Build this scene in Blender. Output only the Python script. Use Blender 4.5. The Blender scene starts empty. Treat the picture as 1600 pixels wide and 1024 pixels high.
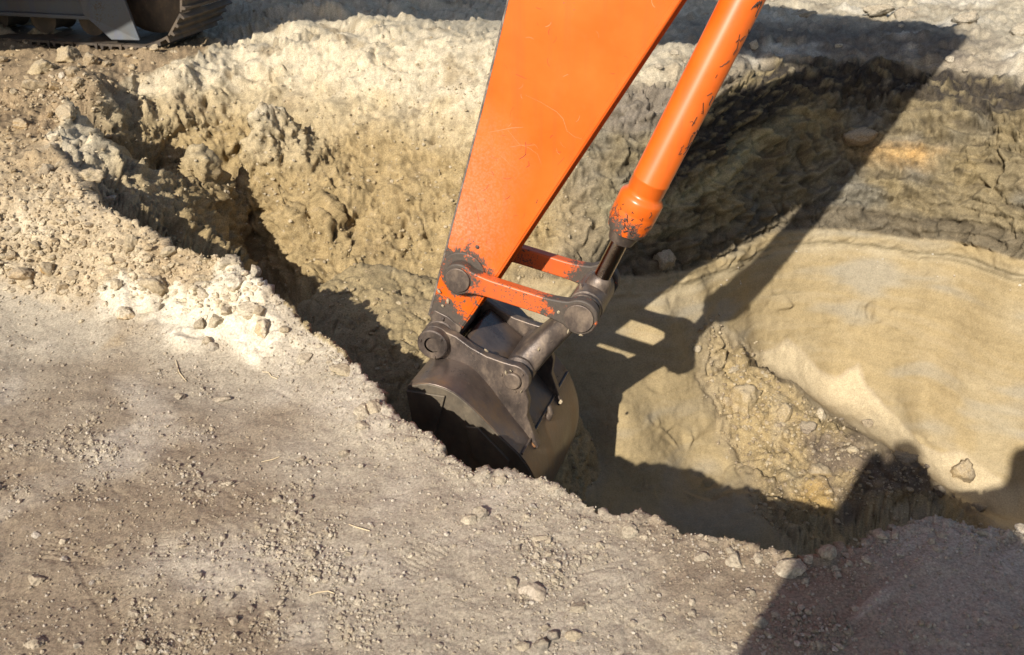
import bpy, bmesh, math, random
import numpy as np
from mathutils import Vector, Matrix
from concurrent.futures import ThreadPoolExecutor

R = math.radians
scene = bpy.context.scene
COL = scene.collection
rng = np.random.default_rng(7)
random.seed(7)

# ------------------------------------------------------------------ camera
CAM_H, PITCH, F = 1.65, 27.0, 1555.6           # metres, degrees down, focal length in photo pixels
cam_d = bpy.data.cameras.new('camera')
cam_d.sensor_width = 36.0
cam_d.lens = 35.0
cam_d.clip_start = 0.05
cam_d.clip_end = 2000
cam_d.dof.use_dof = True
cam_d.dof.focus_distance = 3.15
cam_d.dof.aperture_fstop = 7.0
cam = bpy.data.objects.new('camera', cam_d)
cam.location = (0, 0, CAM_H)
cam.rotation_euler = (R(90 - PITCH), 0, 0)
COL.objects.link(cam)
scene.camera = cam

# ------------------------------------------------------------------ light
SUN_AZ, SUN_EL = 24.0, 32.0                    # light travels towards +Y, this many degrees to the right
world = bpy.data.worlds.new('World')
scene.world = world
world.use_nodes = True
nt = world.node_tree
bg = nt.nodes['Background']
sky = nt.nodes.new('ShaderNodeTexSky')
sky.sky_type = 'NISHITA'
sky.sun_disc = False
sky.sun_elevation = R(SUN_EL)
sky.sun_rotation = R(180 + SUN_AZ)
sky.altitude = 100
sky.air_density = 1.0
sky.dust_density = 1.2
sky.ozone_density = 1.0
nt.links.new(sky.outputs[0], bg.inputs[0])
bg.inputs[1].default_value = 0.085
sun_d = bpy.data.lights.new('sun', 'SUN')
sun_d.energy = 5.0
sun_d.angle = R(0.5)
sun_d.color = (1.0, 0.94, 0.84)
sun = bpy.data.objects.new('sun', sun_d)
sdir = Vector((math.sin(R(SUN_AZ)) * math.cos(R(SUN_EL)), math.cos(R(SUN_AZ)) * math.cos(R(SUN_EL)), -math.sin(R(SUN_EL))))
sun.rotation_euler = sdir.to_track_quat('-Z', 'Y').to_euler()
sun.location = (-4, -6, 8)
COL.objects.link(sun)
vs = scene.view_settings
vs.view_transform = 'Standard'
vs.look = 'None'
vs.gamma = 1.0
vs.exposure = 0.54
vs.use_curve_mapping = False

# ------------------------------------------------------------------ pixel -> world helpers (photo pixels, 1600 x 1024)
_p = R(PITCH)
CF = np.array([0, math.cos(_p), -math.sin(_p)])
CU = np.array([0, math.sin(_p), math.cos(_p)])
CR = np.array([1.0, 0, 0])
CC = np.array([0, 0, CAM_H])

def ray(u, v):
    return CF + (u - 800) / F * CR + (512 - v) / F * CU

def py(u, v, y):                 # the point at ground distance y
    d = ray(u, v)
    return CC + d * (y / d[1])

def pz(u, v, z):                 # the point at height z
    d = ray(u, v)
    return CC + d * ((z - CAM_H) / d[2])

# ------------------------------------------------------------------ noise in numpy
_perm = np.random.default_rng(3).permutation(256).astype(np.int32)
_perm = np.concatenate([_perm, _perm, _perm])
_g = np.random.default_rng(4).normal(size=(256, 3)).astype(np.float32)
_g /= np.linalg.norm(_g, axis=1)[:, None]

_pool = ThreadPoolExecutor(4)
_gx, _gy, _gz = (np.ascontiguousarray(_g[:, k]) for k in range(3))
_rt = np.random.default_rng(11).random((256, 3)).astype(np.float32)
_gx = np.tile(_gx, 3); _gy = np.tile(_gy, 3); _gz = np.tile(_gz, 3)

def _perlin(P):
    x, y, z = (np.ascontiguousarray(P[:, k]) for k in range(3))
    fx, fy, fz = np.floor(x), np.floor(y), np.floor(z)
    ix, iy, iz = fx.astype(np.int32) & 255, fy.astype(np.int32) & 255, fz.astype(np.int32) & 255
    x -= fx; y -= fy; z -= fz
    wx, wy, wz = (t * t * t * (t * (t * 6 - 15) + 10) for t in (x, y, z))
    def corner(h, a, b, c):
        return _gx[h] * a + _gy[h] * b + _gz[h] * c
    res = []
    for dx in (0, 1):
        hx = _perm[ix + dx]
        ry = []
        for dy in (0, 1):
            hy = _perm[hx + iy + dy]
            c0 = corner(_perm[hy + iz], x - dx, y - dy, z)
            c1 = corner(_perm[hy + iz + 1], x - dx, y - dy, z - 1)
            ry.append(c0 + wz * (c1 - c0))
        res.append(ry[0] + wy * (ry[1] - ry[0]))
    return (res[0] + wx * (res[1] - res[0])) * np.float32(1.5)

def chunked(fn, P, n=30000):
    P = np.asarray(P, np.float32)
    if len(P) <= n:
        return fn(P)
    return np.concatenate(list(_pool.map(fn, [P[c:c + n] for c in range(0, len(P), n)])))

def perlin(P):
    return chunked(_perlin, P)

def fbm(P, freq, octs=4, gain=0.5, seed=0.0, kind='n', scale=(1, 1, 1)):
    P = np.asarray(P, np.float32) * np.array(scale, np.float32)
    s = np.zeros(len(P), np.float32)
    a, tot = 1.0, 0.0
    for o in range(octs):
        n = perlin(P * (freq * 2.03 ** o) + (seed * 17.3 + o * 5.7))
        if kind == 'b':
            n = np.abs(n) * 2 - .45          # billow: rounded lumps with creases
        elif kind == 'r':
            n = .45 - np.abs(n) * 2          # ridged
        s += a * n
        tot += a
        a *= gain
    return s / tot

def worley(P, freq, seed=1.0):               # F1, F2 distance and a random number per cell
    r = chunked(lambda q: np.stack(_worley(q, freq, seed), 1), P)
    return r[:, 0], r[:, 1], r[:, 2], r[:, 3]

def _worley(P, freq, seed):
    P = np.asarray(P, np.float32) * freq + seed * 13.7
    i = np.floor(P).astype(np.int32)
    best = np.full(len(P), 9.0, np.float32)
    sec = np.full(len(P), 9.0, np.float32)
    cid = np.zeros(len(P), np.float32)
    fac = np.zeros(len(P), np.float32)
    rt = np.random.default_rng(11).random((256, 3)).astype(np.float32)
    for dx in (-1, 0, 1):
        for dy in (-1, 0, 1):
            for dz in (-1, 0, 1):
                c = i + np.array([dx, dy, dz], np.int32)
                h = _perm[_perm[_perm[c[:, 0] & 255] + (c[:, 1] & 255)] + (c[:, 2] & 255)]
                q = c + rt[h] - P
                dd = np.sqrt((q * q).sum(1))
                m = dd < best
                sec = np.where(m, best, np.minimum(sec, dd))
                cid = np.where(m, rt[h, 0] * .7 + rt[(h + 91) & 255, 1] * .3, cid)
                fac = np.where(m, (q * _g[h]).sum(1), fac)          # every cell is a face with a tilt of its own
                best = np.where(m, dd, best)
    return best, sec, cid, fac

def rubble(P, freq, seed=1.0, sel=None):
    """broken lumps: the upper hull of angular stones, one to a cell (continuous, sharp edged), in metres"""
    if sel is not None:
        o = np.zeros(len(P), np.float32)
        if sel.any(): o[sel] = rubble(P[sel], freq, seed)
        return o
    return chunked(lambda q: _rubble(q, freq, seed), P) / freq

def _rubble(P, freq, seed):
    P = np.asarray(P, np.float32) * np.float32(freq) + np.float32(seed * 13.7)
    i = np.floor(P).astype(np.int32)
    out = np.zeros(len(P), np.float32)
    rt = _rt
    for dx in (-1, 0, 1):
        for dy in (-1, 0, 1):
            for dz in (-1, 0, 1):
                cx, cy, cz = i[:, 0] + dx, i[:, 1] + dy, i[:, 2] + dz
                h = _perm[_perm[_perm[cx & 255] + (cy & 255)] + (cz & 255)]
                j = rt[h]
                qx = P[:, 0] - cx - j[:, 0]; qy = P[:, 1] - cy - j[:, 1]; qz = P[:, 2] - cz - j[:, 2]
                m = .80 * np.sqrt(qx * qx + qy * qy + qz * qz)
                near_ = m < .75
                if not near_.any(): continue
                h, qx, qy, qz, m = h[near_], qx[near_], qy[near_], qz[near_], m[near_]
                for k in range(6):
                    g = h + k * 37
                    np.maximum(m, np.abs(_gx[g] * qx + _gy[g] * qy + _gz[g] * qz) * np.float32(1.12), out=m)
                r_ = .28 + .42 * rt[(h + 53) & 255, 2]
                out[near_] = np.maximum(out[near_], r_ - m)
    return out

def sst(a, b, x):
    t = np.clip((x - a) / (b - a), 0, 1)
    return t * t * (3 - 2 * t)

# ------------------------------------------------------------------ the land: smooth base from measured points
NEAR = [  # (u, v, y): the near ground with the berm at its left
    (0, 330, 3.78), (0, 250, 4.3), (60, 200, 4.78), (0, 130, 5.6), (100, 110, 5.7), (0, 75, 6.4), (230, 85, 6.2), (100, 300, 3.9), (150, 310, 3.85),
    (200, 360, 3.58), (270, 385, 3.48), (0, 440, 3.52), (100, 452, 3.46), (350, 405, 3.32), (420, 455, 3.18), (300, 510, 3.12), (200, 480, 3.28), (400, 560, 2.98), (480, 530, 3.03),
    (110, 190, 4.95), (150, 160, 5.3), (330, 85, 6.3)]
PIT = [
    (1050, 588, 4.38), (1046, 508, 4.52), (978, 652, 4.08), (1100, 475, 4.74), (1172, 492, 4.98), (1073, 535, 4.58),
    (1120, 520, 4.80), (1230, 600, 4.64), (1300, 680, 4.33), (1400, 625, 4.80), (1480, 700, 4.62), (1590, 765, 4.38), (1100, 620, 4.40), (1050, 640, 4.26),
    (1080, 735, 4.10), (1200, 700, 4.22), (1300, 800, 3.75), (1400, 800, 3.80), (1500, 800, 3.88), (1000, 760, 3.85), (1150, 830, 3.50), (1250, 850, 3.42),
    (1180, 770, 3.82), (1410, 720, 4.14), (1590, 820, 3.95), (900, 760, 3.65), (930, 680, 4.05),
    (1000, 600, 4.30), (1000, 520, 4.50), (1000, 425, 4.69), (1000, 300, 4.93), (1000, 200, 5.11), (1000, 120, 5.35), (1000, 75, 5.78), (1000, 20, 7.21),
    
    (860, 100, 5.43), (860, 200, 5.15), (860, 300, 4.92), (860, 400, 4.66), (860, 60, 6.00), (860, 10, 7.24),
    (1300, 362, 5.25), (1300, 450, 5.15), (1300, 270, 5.44), (1300, 200, 5.60), (1300, 130, 5.75), (1300, 90, 5.94), (1300, 50, 6.52), (1300, 10, 7.42),
    (1300, 560, 5.04), (1150, 375, 5.00), (1150, 250, 5.23), (1150, 130, 5.51), (1150, 75, 5.88), (1150, 20, 7.10),
    (1450, 375, 5.13), (1450, 250, 5.35), (1450, 150, 5.57), (1450, 95, 5.78), (1450, 40, 6.57), (1450, 480, 5.04), (1450, 600, 4.90),
    (1590, 405, 4.85), (1590, 250, 5.11), (1590, 150, 5.35), (1590, 95, 5.62), (1590, 40, 6.47), (1590, 550, 4.69), (1590, 680, 4.54),
    
    
    
    (690, 90, 5.60), (690, 200, 5.30), (690, 300, 5.05), (690, 400, 4.80), (690, 40, 6.40), (690, 5, 7.20),
    (560, 85, 5.85), (560, 150, 5.55), (560, 250, 5.30), (560, 330, 5.00), (560, 385, 4.80), (560, 40, 6.50), (560, 5, 7.20),
    (510, 350, 4.92), (450, 425, 4.80), (400, 400, 5.05), (430, 330, 5.05), (300, 335, 5.15),
    (330, 290, 5.00), (400, 235, 5.20), (450, 215, 5.35), (500, 230, 5.35), (350, 200, 5.68), (300, 150, 5.80), (330, 95, 6.10), (420, 110, 5.95), (480, 65, 6.30), (480, 25, 6.90),
    (330, 360, 5.10), (200, 280, 5.22), (150, 230, 5.20), (200, 200, 5.45), (250, 200, 5.60), (250, 330, 5.10),
    (110, 190, 4.95), (150, 160, 5.30), (330, 60, 6.80), (230, 85, 6.20), (100, 110, 5.70), (0, 75, 6.40), (60, 200, 4.90), (0, 130, 5.60)]
MOUND = [(560, 407, 4.18), (470, 470, 3.88), (520, 432, 4.05), (640, 425, 4.14), (690, 445, 4.06), (560, 500, 3.76), (640, 560, 3.55), (560, 560, 3.52), (600, 610, 3.36), (640, 480, 3.87)]
near_pts = [py(*q) for q in NEAR]
near_pts += [np.array(q, float) for q in [(x, y, 0.0) for x in (-3, -1.5, -.6, 0, .7, 1.6, 3, 5) for y in (-3, 0, 1.2, 2.1)]]
near_pts += [np.array(q, float) for q in [(-1.2, 2.7, 0.005), (-.5, 2.7, 0), (-2, 2.9, .01), (-3.2, 3.0, .05), (-5, 3.5, .1), (-6, 6, .35), (3, 3, 0), (5, 5, .3),
                                            (.4, 2.3, .0), (1.2, 2.2, 0), (2, 2.3, 0), (0, 3.2, .0), (1, 3.5, .0), (-.4, 3.3, 0), (2.5, 4, .1), (0, 8, .4), (-3, 8, .4), (4, 8, .5)]]
pit_pts = [py(*q) for q in PIT]
pit_pts += [np.array(q, float) for q in [
    (-.3, 2.9, -1.2), (.2, 2.7, -1.5), (.7, 2.6, -1.5), (1.3, 2.5, -1.45), (1.9, 2.6, -1.4), (2.6, 3, -1.3), (.3, 3.2, -1.42), (-.1, 3.5, -1.0), (-.75, 3.5, -.55), (-1.1, 4.0, -.45),
    (-1.4, 4.4, -.15), (-.45, 4.55, -.5), (0, 4.2, -.62), (.35, 3.9, -1.05), (.1, 4.5, -.55), (3.2, 3.6, -1.1), (3.4, 4.9, -.2), (3.8, 5.6, .42),
    (-1.42, 5.5, -.22),
    (0, 9, .5), (3, 9, .5), (-3, 9, .42), (6, 9, .5), (-6, 9, .4), (5, 6, .52), (-6, 6, .36), (-4.5, 7, .38), (0, 14, .5), (8, 14, .5), (-8, 14, .4)]]
mound_pts = [py(*q) for q in MOUND]

def tps_fit(pts, lam=2e-4):
    P = np.array([q[:2] for q in pts]); z = np.array([q[2] for q in pts])
    n = len(P)
    r2 = ((P[:, None] - P[None]) ** 2).sum(2)
    K = r2 * np.log(r2 + 1e-9) * .5 + np.eye(n) * lam
    A = np.zeros((n + 3, n + 3))
    A[:n, :n] = K; A[:n, n] = 1; A[:n, n + 1:] = P; A[n, :n] = 1; A[n + 1:, :n] = P.T
    s = np.linalg.solve(A, np.concatenate([z, np.zeros(3)]))
    return P, s

def tps_eval(fit, X, Y):
    P, s = fit
    X = np.asarray(X, np.float64).ravel(); Y = np.asarray(Y, np.float64).ravel()
    def ev(q):
        x, y = q[:, 0], q[:, 1]
        r2 = (x[:, None] - P[None, :, 0]) ** 2 + (y[:, None] - P[None, :, 1]) ** 2
        return (r2 * np.log(r2 + 1e-9) * .5) @ s[:len(P)] + s[len(P)] + s[len(P) + 1] * x + s[len(P) + 2] * y
    Q2 = np.stack([X, Y], 1)
    return np.concatenate(list(_pool.map(ev, [Q2[c:c + 8000] for c in range(0, max(len(Q2), 1), 8000)])))

fit_near = tps_fit(near_pts, 1e-3)
fit_pit = tps_fit(pit_pts, 6e-4)

def box_fade(x, y, x0, x1, y0, y1, w):     # 1 inside the measured box, 0 well outside
    d = np.maximum(np.maximum(x0 - x, x - x1), np.maximum(y0 - y, y - y1))
    return 1 - sst(0, w, d)

def z_near(x, y):
    x = np.asarray(x, float).ravel(); y = np.asarray(y, float).ravel()
    k = box_fade(x, y, -5, 4, -2, 6.5, 1.5)
    far = .45 * sst(3, 8, y)
    return tps_eval(fit_near, np.clip(x, -6.5, 5.5), np.clip(y, -3.5, 8)) * k + far * (1 - k)

def z_pit(x, y):
    x = np.asarray(x, float).ravel(); y = np.asarray(y, float).ravel()
    k = box_fade(x, y, -4.5, 3.6, 2.0, 8.5, 1.5)
    far = .46 + 0 * y
    return tps_eval(fit_pit, np.clip(x, -6, 5.1), np.clip(y, 1.5, 10)) * k + far * (1 - k)

def march(zf, u, v, t0=1.5, t1=12.0):      # where the view ray through a photo pixel meets a surface
    t = np.linspace(t0, t1, 700)
    d = ray(u, v)
    P = CC[None] + t[:, None] * d[None]
    below = P[:, 2] < zf(P[:, 0], P[:, 1])
    k = int(np.argmax(below)) if below.any() else len(t) - 1
    return P[k]

RIM = [(1900, 850), (1750, 835), (1600, 827), (1500, 822), (1465, 813), (1440, 822), (1400, 826), (1370, 843), (1340, 850), (1280, 862), (1240, 868), (1195, 852), (1140, 848),
       (1120, 836), (1060, 831), (1030, 811), (1000, 803), (985, 806), (930, 800), (905, 786), (880, 762), (830, 746), (790, 732), (745, 736), (690, 701),
       (625, 667), (600, 640), (560, 590), (520, 560), (480, 528), (455, 492), (412, 450), (370, 428), (345, 400), (280, 392), (230, 362), (150, 310), (110, 262), (78, 215)]
_rim = [march(z_near, u, v)[:2] for u, v in RIM]
_rim = [(5.5, 2.6), (3.4, 2.35)] + [tuple(q) for q in _rim[1:]] + [(-2.45, 5.1), (-3.2, 5.6), (-5, 6.2), (-9, 6.5)]
RIMP = np.array(_rim)

def rim_dist(x, y):                         # signed distance to the near rim, positive on the pit's side
    x = np.asarray(x, float).ravel(); y = np.asarray(y, float).ravel()
    best = np.full(len(x), 1e9); sg = np.ones(len(x))
    for (ax, ay), (bx, by) in zip(RIMP[:-1], RIMP[1:]):
        ex, ey = bx - ax, by - ay
        L2 = ex * ex + ey * ey
        t = np.clip(((x - ax) * ex + (y - ay) * ey) / L2, 0, 1)
        qx, qy = x - ax - t * ex, y - ay - t * ey
        d2 = qx * qx + qy * qy
        m = d2 < best
        best = np.where(m, d2, best)
    # inside test: even-odd with the polyline closed far away on the pit side
    poly = np.vstack([RIMP, [(-9, 60), (60, 60), (60, 2.6)]])
    ins = in_poly(poly, x, y)
    return np.where(ins, 1, -1) * np.sqrt(best)

def in_poly(poly, x, y):
    ins = np.zeros(len(x), bool)
    n = len(poly)
    for k in range(n):
        x0, y0 = poly[k]; x1, y1 = poly[(k + 1) % n]
        if y0 == y1: continue
        c = ((y0 > y) != (y1 > y)) & (x < (x1 - x0) * (y - y0) / (y1 - y0) + x0)
        ins ^= c
    return ins

def poly_sd(poly, x, y):                    # signed distance, positive inside
    best = np.full(len(x), 1e9)
    n = len(poly)
    for k in range(n):
        ax, ay = poly[k]; bx, by = poly[(k + 1) % n]
        ex, ey = bx - ax, by - ay
        t = np.clip(((x - ax) * ex + (y - ay) * ey) / (ex * ex + ey * ey + 1e-12), 0, 1)
        best = np.minimum(best, (x - ax - t * ex) ** 2 + (y - ay - t * ey) ** 2)
    return np.where(in_poly(poly, x, y), 1, -1) * np.sqrt(best)

def mound_z(x, y):                          # the brown tongue of soil in the pit, left of the bucket
    P = np.array(mound_pts)
    return P

fit_mound = tps_fit(mound_pts, 1e-3)
MOUND_POLY = np.array([py(*q)[:2] for q in [(462, 480, 3.84), (520, 428, 4.08), (565, 402, 4.22), (640, 420, 4.19), (720, 438, 4.14)]] + [(.02, 3.9), (-.1, 3.35), (-.35, 3.1), (-.62, 3.2), (-.75, 3.5)])

FEAT = [  # spurs (+) and hollows (-) along lines in the pit's left end
    ([(318, 305, 4.95), (395, 240, 5.2), (450, 216, 5.35)], .20, .085), ([(345, 240, 5.5), (415, 246, 5.47)], -.34, .10),
    ([(150, 162, 5.3), (118, 238, 4.85)], .11, .10), ([(215, 230, 5.2), (260, 300, 4.9)], -.10, .15),
    ([(425, 290, 5.05), (440, 330, 4.95)], .10, .06), ([(460, 350, 4.95), (475, 400, 4.85)], .09, .055), ([(505, 330, 4.95), (520, 385, 4.8)], .03, .07), ([(548, 340, 4.92), (545, 392, 4.8)], -.07, .06),
    ([(420, 420, 4.6), (380, 380, 4.75)], -.14, .12), ([(600, 200, 5.35), (640, 330, 5.0)], .04, .10), ([(300, 110, 6.0), (230, 190, 5.5)], .06, .10),
    ([(1140, 560, 4.70), (1260, 660, 4.35), (1400, 770, 3.95)], .09, .20), ([(1130, 535, 4.78), (1190, 600, 4.55)], .06, .10)]

def features(x, y):
    out = np.zeros(len(x))
    m = (x > -3) & (x < 3) & (y > 3.2) & (y < 7)
    xs, ys_ = x[m], y[m]
    o = np.zeros(len(xs))
    for pts, amp, wid in FEAT:
        P = [py(*q)[:2] for q in pts]
        best = np.full(len(xs), 9.0)
        for a_, b2 in zip(P[:-1], P[1:]):
            e = b2 - a_
            t = np.clip(((xs - a_[0]) * e[0] + (ys_ - a_[1]) * e[1]) / (e @ e), 0, 1)
            best = np.minimum(best, (xs - a_[0] - t * e[0]) ** 2 + (ys_ - a_[1] - t * e[1]) ** 2)
        o += amp * np.exp(-best / wid ** 2)
    out[m] = o
    return out

def base(x, y, dn=None):
    """height of the smooth land, the rim distance, and which side"""
    zn = z_near(x, y)
    zp = z_pit(x, y) + features(x, y)
    d = rim_dist(x, y)
    sd = poly_sd(MOUND_POLY, x, y)
    inm = sd > -.4
    zm = np.full(len(zn), -9.0)
    if inm.any():
        zm[inm] = tps_eval(fit_mound, x[inm], y[inm]) - 2.2 * np.maximum(0, -sd[inm]) ** 1.15 - .03 * np.exp(-np.abs(sd[inm]) / .05)
    mm = (zm > zp) & (d > 0)
    zp = np.where(mm, zm, zp)
    if dn is not None:
        d = d + dn
    edge = .012 * np.exp(-np.abs(np.minimum(d, 0)) / .03)
    lift = .045 * np.exp(-((x + .50) / .22) ** 2) * np.exp(-(np.minimum(d, 0) / .12) ** 2)
    zn = zn + lift
    wall = zn - 5.2 * np.maximum(d, 0)
    z = np.where(d > 0, np.maximum(zp, wall), zn)
    return z, d, zn, zp, mm

# ------------------------------------------------------------------ the land: fine mesh
Y0 = -2.0                                    # the grid lines fan out from (0, Y0)
NF, NROW = 1030, 790
q_f = np.linspace(-.54, .54, NF)
q_side = .54 + np.cumsum(np.geomspace(.004, .5, 34))
Q = np.concatenate([-q_side[::-1], q_f, q_side])
NC = len(Q)
# rows: spaced so that they fall evenly over what can be seen
ys = np.concatenate([np.linspace(-1.6, 1.3, 60, endpoint=False), np.linspace(1.3, 8.6, 1500)])
cq = np.linspace(-.54, .54, 210)
XX = cq[:, None] * (ys[None] - Y0); YY = np.repeat(ys[None], len(cq), 0)
zz = base(XX.ravel(), YY.ravel())[0].reshape(XX.shape)
dist = np.sqrt(XX ** 2 + YY ** 2 + 1e-6)
elev = (zz - CAM_H) / np.maximum(dist, .3)
run = np.maximum.accumulate(np.where(ys[None] > .5, elev, -9), axis=1)
dvis = np.diff(run, axis=1)
dvis = np.where(dvis < 0, 0, dvis); dvis = np.where(ys[None, 1:] < 1.35, 0, dvis)
ds = np.sqrt(np.diff(YY, axis=1) ** 2 + np.diff(zz, axis=1) ** 2) / np.maximum(dist[:, 1:], 1.0)
w = dvis * 1.0 + ds * .17
for _ in range(3):
    w[1:-1] = (w[:-2] + w[1:-1] * 2 + w[2:]) / 4
cum = np.concatenate([np.zeros((len(cq), 1)), np.cumsum(w, 1)], 1)
cum /= cum[:, -1:]
tt = np.linspace(0, 1, NROW)
rows = np.array([np.interp(tt, cum[k], ys) for k in range(len(cq))])
RY = np.empty((NC, NROW))
for r in range(NROW):
    RY[:, r] = np.interp(np.clip(Q, -.54, .54), cq, rows[:, r])
far_y = 8.6 + np.cumsum(np.geomspace(.05, 60, 40))
RY = np.concatenate([RY, np.repeat(far_y[None], NC, 0)], 1)
NR = RY.shape[1]
RX = Q[:, None] * (RY - Y0)
X = RX.ravel(); Y = RY.ravel()
P2 = np.stack([X, Y, np.zeros_like(X)], 1)
inner = (np.abs(np.repeat(Q, NR)) < .545) & (Y < 9) & (Y > 1.0)
dn = np.zeros(len(X))
dn[inner] = .05 * fbm(P2[inner], 3.2, 3, .55, 5) + .030 * fbm(P2[inner], 15, 3, .65, 6)
Z, D, ZN, ZP, MM = base(X, Y, dn)
V = np.stack([X, Y, Z], 1)

def grid_normals(V):
    G = V.reshape(NC, NR, 3)
    du = np.gradient(G, axis=0); dv = np.gradient(G, axis=1)
    n = np.cross(du, dv)
    n /= np.linalg.norm(n, axis=2)[..., None] + 1e-12
    return n.reshape(-1, 3)

N0 = grid_normals(V)
steep = 1 - np.clip(N0[:, 2], 0, 1)

# ---- which kind of soil lies where (weights by place)
def plan_poly(pix, zf=None):
    zf = zf or (lambda x, y: base(np.asarray(x, float).ravel(), np.asarray(y, float).ravel())[0])
    return np.array([march(zf, u, v)[:2] for u, v in pix])

inpit = (D > 0)
warp = np.zeros(len(X)); warp[inner] = fbm(V[inner], 2.2, 3, .5, 9)
near_w = np.where(inpit, 0.0, 1.0)
HEAP = plan_poly([(1098, 560), (1122, 540), (1190, 562), (1260, 622), (1330, 668), (1368, 705), (1430, 722), (1470, 760), (1545, 795), (1620, 830), (1500, 850), (1240, 860), (1200, 800), (1165, 735), (1118, 650)])
SAND = plan_poly([(1105, 520), (1130, 512), (1230, 540), (1340, 572), (1385, 640), (1430, 690), (1500, 712), (1600, 765), (1680, 800), (1640, 835), (1500, 850), (1300, 760), (1150, 600)])
WHITE = plan_poly([(150, 455), (200, 430), (240, 440), (300, 470), (330, 440), (345, 405), (390, 425), (420, 470), (455, 520), (460, 545), (390, 578), (345, 545), (262, 540), (255, 505), (180, 490)], z_near)
BERM = plan_poly([(-300, 465), (0, 455), (100, 470), (200, 480), (330, 505), (420, 480), (420, 440), (340, 385), (270, 380), (150, 300), (80, 205), (130, 150), (330, 70), (330, 40), (-100, 40), (-500, 60)], z_near)
def soft(poly, wid, amp, seed):
    out = np.zeros(len(X))
    sd = poly_sd(poly, X[inner], Y[inner]) + amp * fbm(V[inner], 4.5, 3, .6, seed)
    out[inner] = sst(-wid, wid, sd)
    return out
w_heap = soft(HEAP, .09, .12, 21) * inpit
w_sand = np.clip(soft(SAND, .015, .03, 22) * inpit - w_heap, 0, 1)
w_white = soft(WHITE, .03, .09, 23) * near_w
w_berm = np.clip(soft(BERM, .06, .12, 24) * near_w, 0, 1)
TRK = plan_poly([(-60, 62), (340, 62), (322, 84), (265, 102), (205, 128), (150, 154), (112, 186), (80, 208), (0, 222), (-200, 240), (-300, 62)])
w_track = soft(TRK, .05, .10, 25)
w_berm = np.maximum(w_berm, w_track)
w_mound = np.where(MM, 1.0, 0.0)
xr = X + .25 * warp + .5 * sst(-.25, -.6, Z)
w_right = sst(.1, .55, xr) * inpit * (1 - w_heap) * (1 - w_sand) * (1 - w_mound)     # the layered far wall
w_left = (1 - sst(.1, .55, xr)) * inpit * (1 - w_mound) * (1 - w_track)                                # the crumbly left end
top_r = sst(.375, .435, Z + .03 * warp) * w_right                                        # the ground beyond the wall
zb = Z + .035 * warp
w_bed = (1 - sst(-.43, -.41, zb)) * w_right                                             # the smooth sand below the dark layers
w_dark = np.clip(w_right - w_bed - top_r, 0, 1)
hid = inpit & (D < .3) & (ZP < ZN - 5.2 * np.maximum(D, 0) + .02)

# ---- relief
disp = np.zeros(len(X), np.float32)
I = np.where(inner)[0]
Vi = V[I]
def A(wgt, val):
    disp[I] += (wgt[I] * val)
wv = np.stack([perlin(Vi * 6 + 61.3), perlin(Vi * 6 + 17.7), perlin(Vi * 6 + 93.1)], 1) * .085      # a warp that breaks up regular cells
Vw = Vi + wv
fine = fbm(Vi, 60, 3, .62, 33)
mid = fbm(Vi, 9, 3, .5, 34)
big = fbm(Vi, 2.6, 2, .5, 36)
def blocks(freq, seed, P=Vw, sel=slice(None)):                     # broken faces: flat pieces at different heights with cracks between
    o = [np.zeros(len(P), np.float32) for _ in range(5)]
    a1, a2, c, fa = worley(P[sel], freq, seed)
    for t_, v_ in zip(o, ((c - .5) * sst(.0, .22, a2 - a1), 1 - sst(.0, .07, a2 - a1), a1, c, fa * sst(.0, .13, a2 - a1))):
        t_[sel] = v_
    return o
everything = np.ones(len(Vi), bool)
rough_sel = (w_left + w_heap + w_berm + w_mound + top_r)[I] > .01
bk1, ck1, _, _, fc1 = blocks(6.5, 3)
keep = sst(-.05, .25, fbm(Vi, 2.3, 3, .55, 35))
keep2 = sst(-.1, .2, fbm(Vi, 5, 2, .55, 37))
rough_n = fbm(Vi, 24, 4, .62, 32)
rsel = ((w_left + w_heap + w_berm + w_white + top_r + w_dark * sst(-.05, .05, Z))[I] > .01) | (np.abs(D[I]) < .12)
ru4 = rubble(Vw, 3.6, 3, rsel)
ru9 = rubble(Vw, 8.5, 4, rsel)
ru20 = rubble(Vi + wv * .4, 20, 5, rsel)
ru45 = rubble(Vi + wv * .25, 44, 6)
plain = near_w * (1 - w_berm) * (1 - w_white)
A(plain, .012 * mid + .010 * big + .0030 * fine + .005 * rough_n * keep + .45 * ru45 * keep * keep2 - .005 * ck1 * keep2 * (1 - keep) * .5)
A(w_berm * (1 - w_white), .05 * big + .03 * mid + .45 * ru9 * keep2 + .7 * ru20 * (.4 + .6 * keep) + .6 * ru45 + .012 * rough_n + .005 * fine)
A(w_white, .04 * big + .03 * mid + .95 * ru9 * (.45 + .55 * keep2) + .8 * ru20 * (.3 + .7 * keep) + .35 * ru45 * keep2 + .008 * rough_n + .003 * fine)
run_ = fbm(Vi, 7, 3, .6, 38, 'r', (1, 1, .35))                   # runnels down the face
crk = (1 - sst(.0, .075, np.abs(fbm(Vw, 8, 2, .6, 64)))) * sst(-.05, .2, fbm(Vi, 3.1, 2, .5, 65))
hsel = rsel | ((w_mound + w_dark)[I] > .01)
_, _, h1, hid_, _ = blocks(11, 9, Vw, hsel)
hole = sst(.34, .10, h1) * (hid_ > .62) * hsel
_, _, h2, hid2, _ = blocks(27, 12, Vi + wv * .4, hsel)
hole2 = sst(.34, .12, h2) * (hid2 > .60) * hsel
A(w_left * (1 - .5 * sst(.1, .32, Z)), -.030 * crk - .045 * hole - .022 * hole2)
A(w_heap, -.018 * crk - .022 * hole2)
A(w_mound, -.014 * crk - .012 * hole2)
A(w_dark, -.016 * crk - .02 * hole2)
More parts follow.
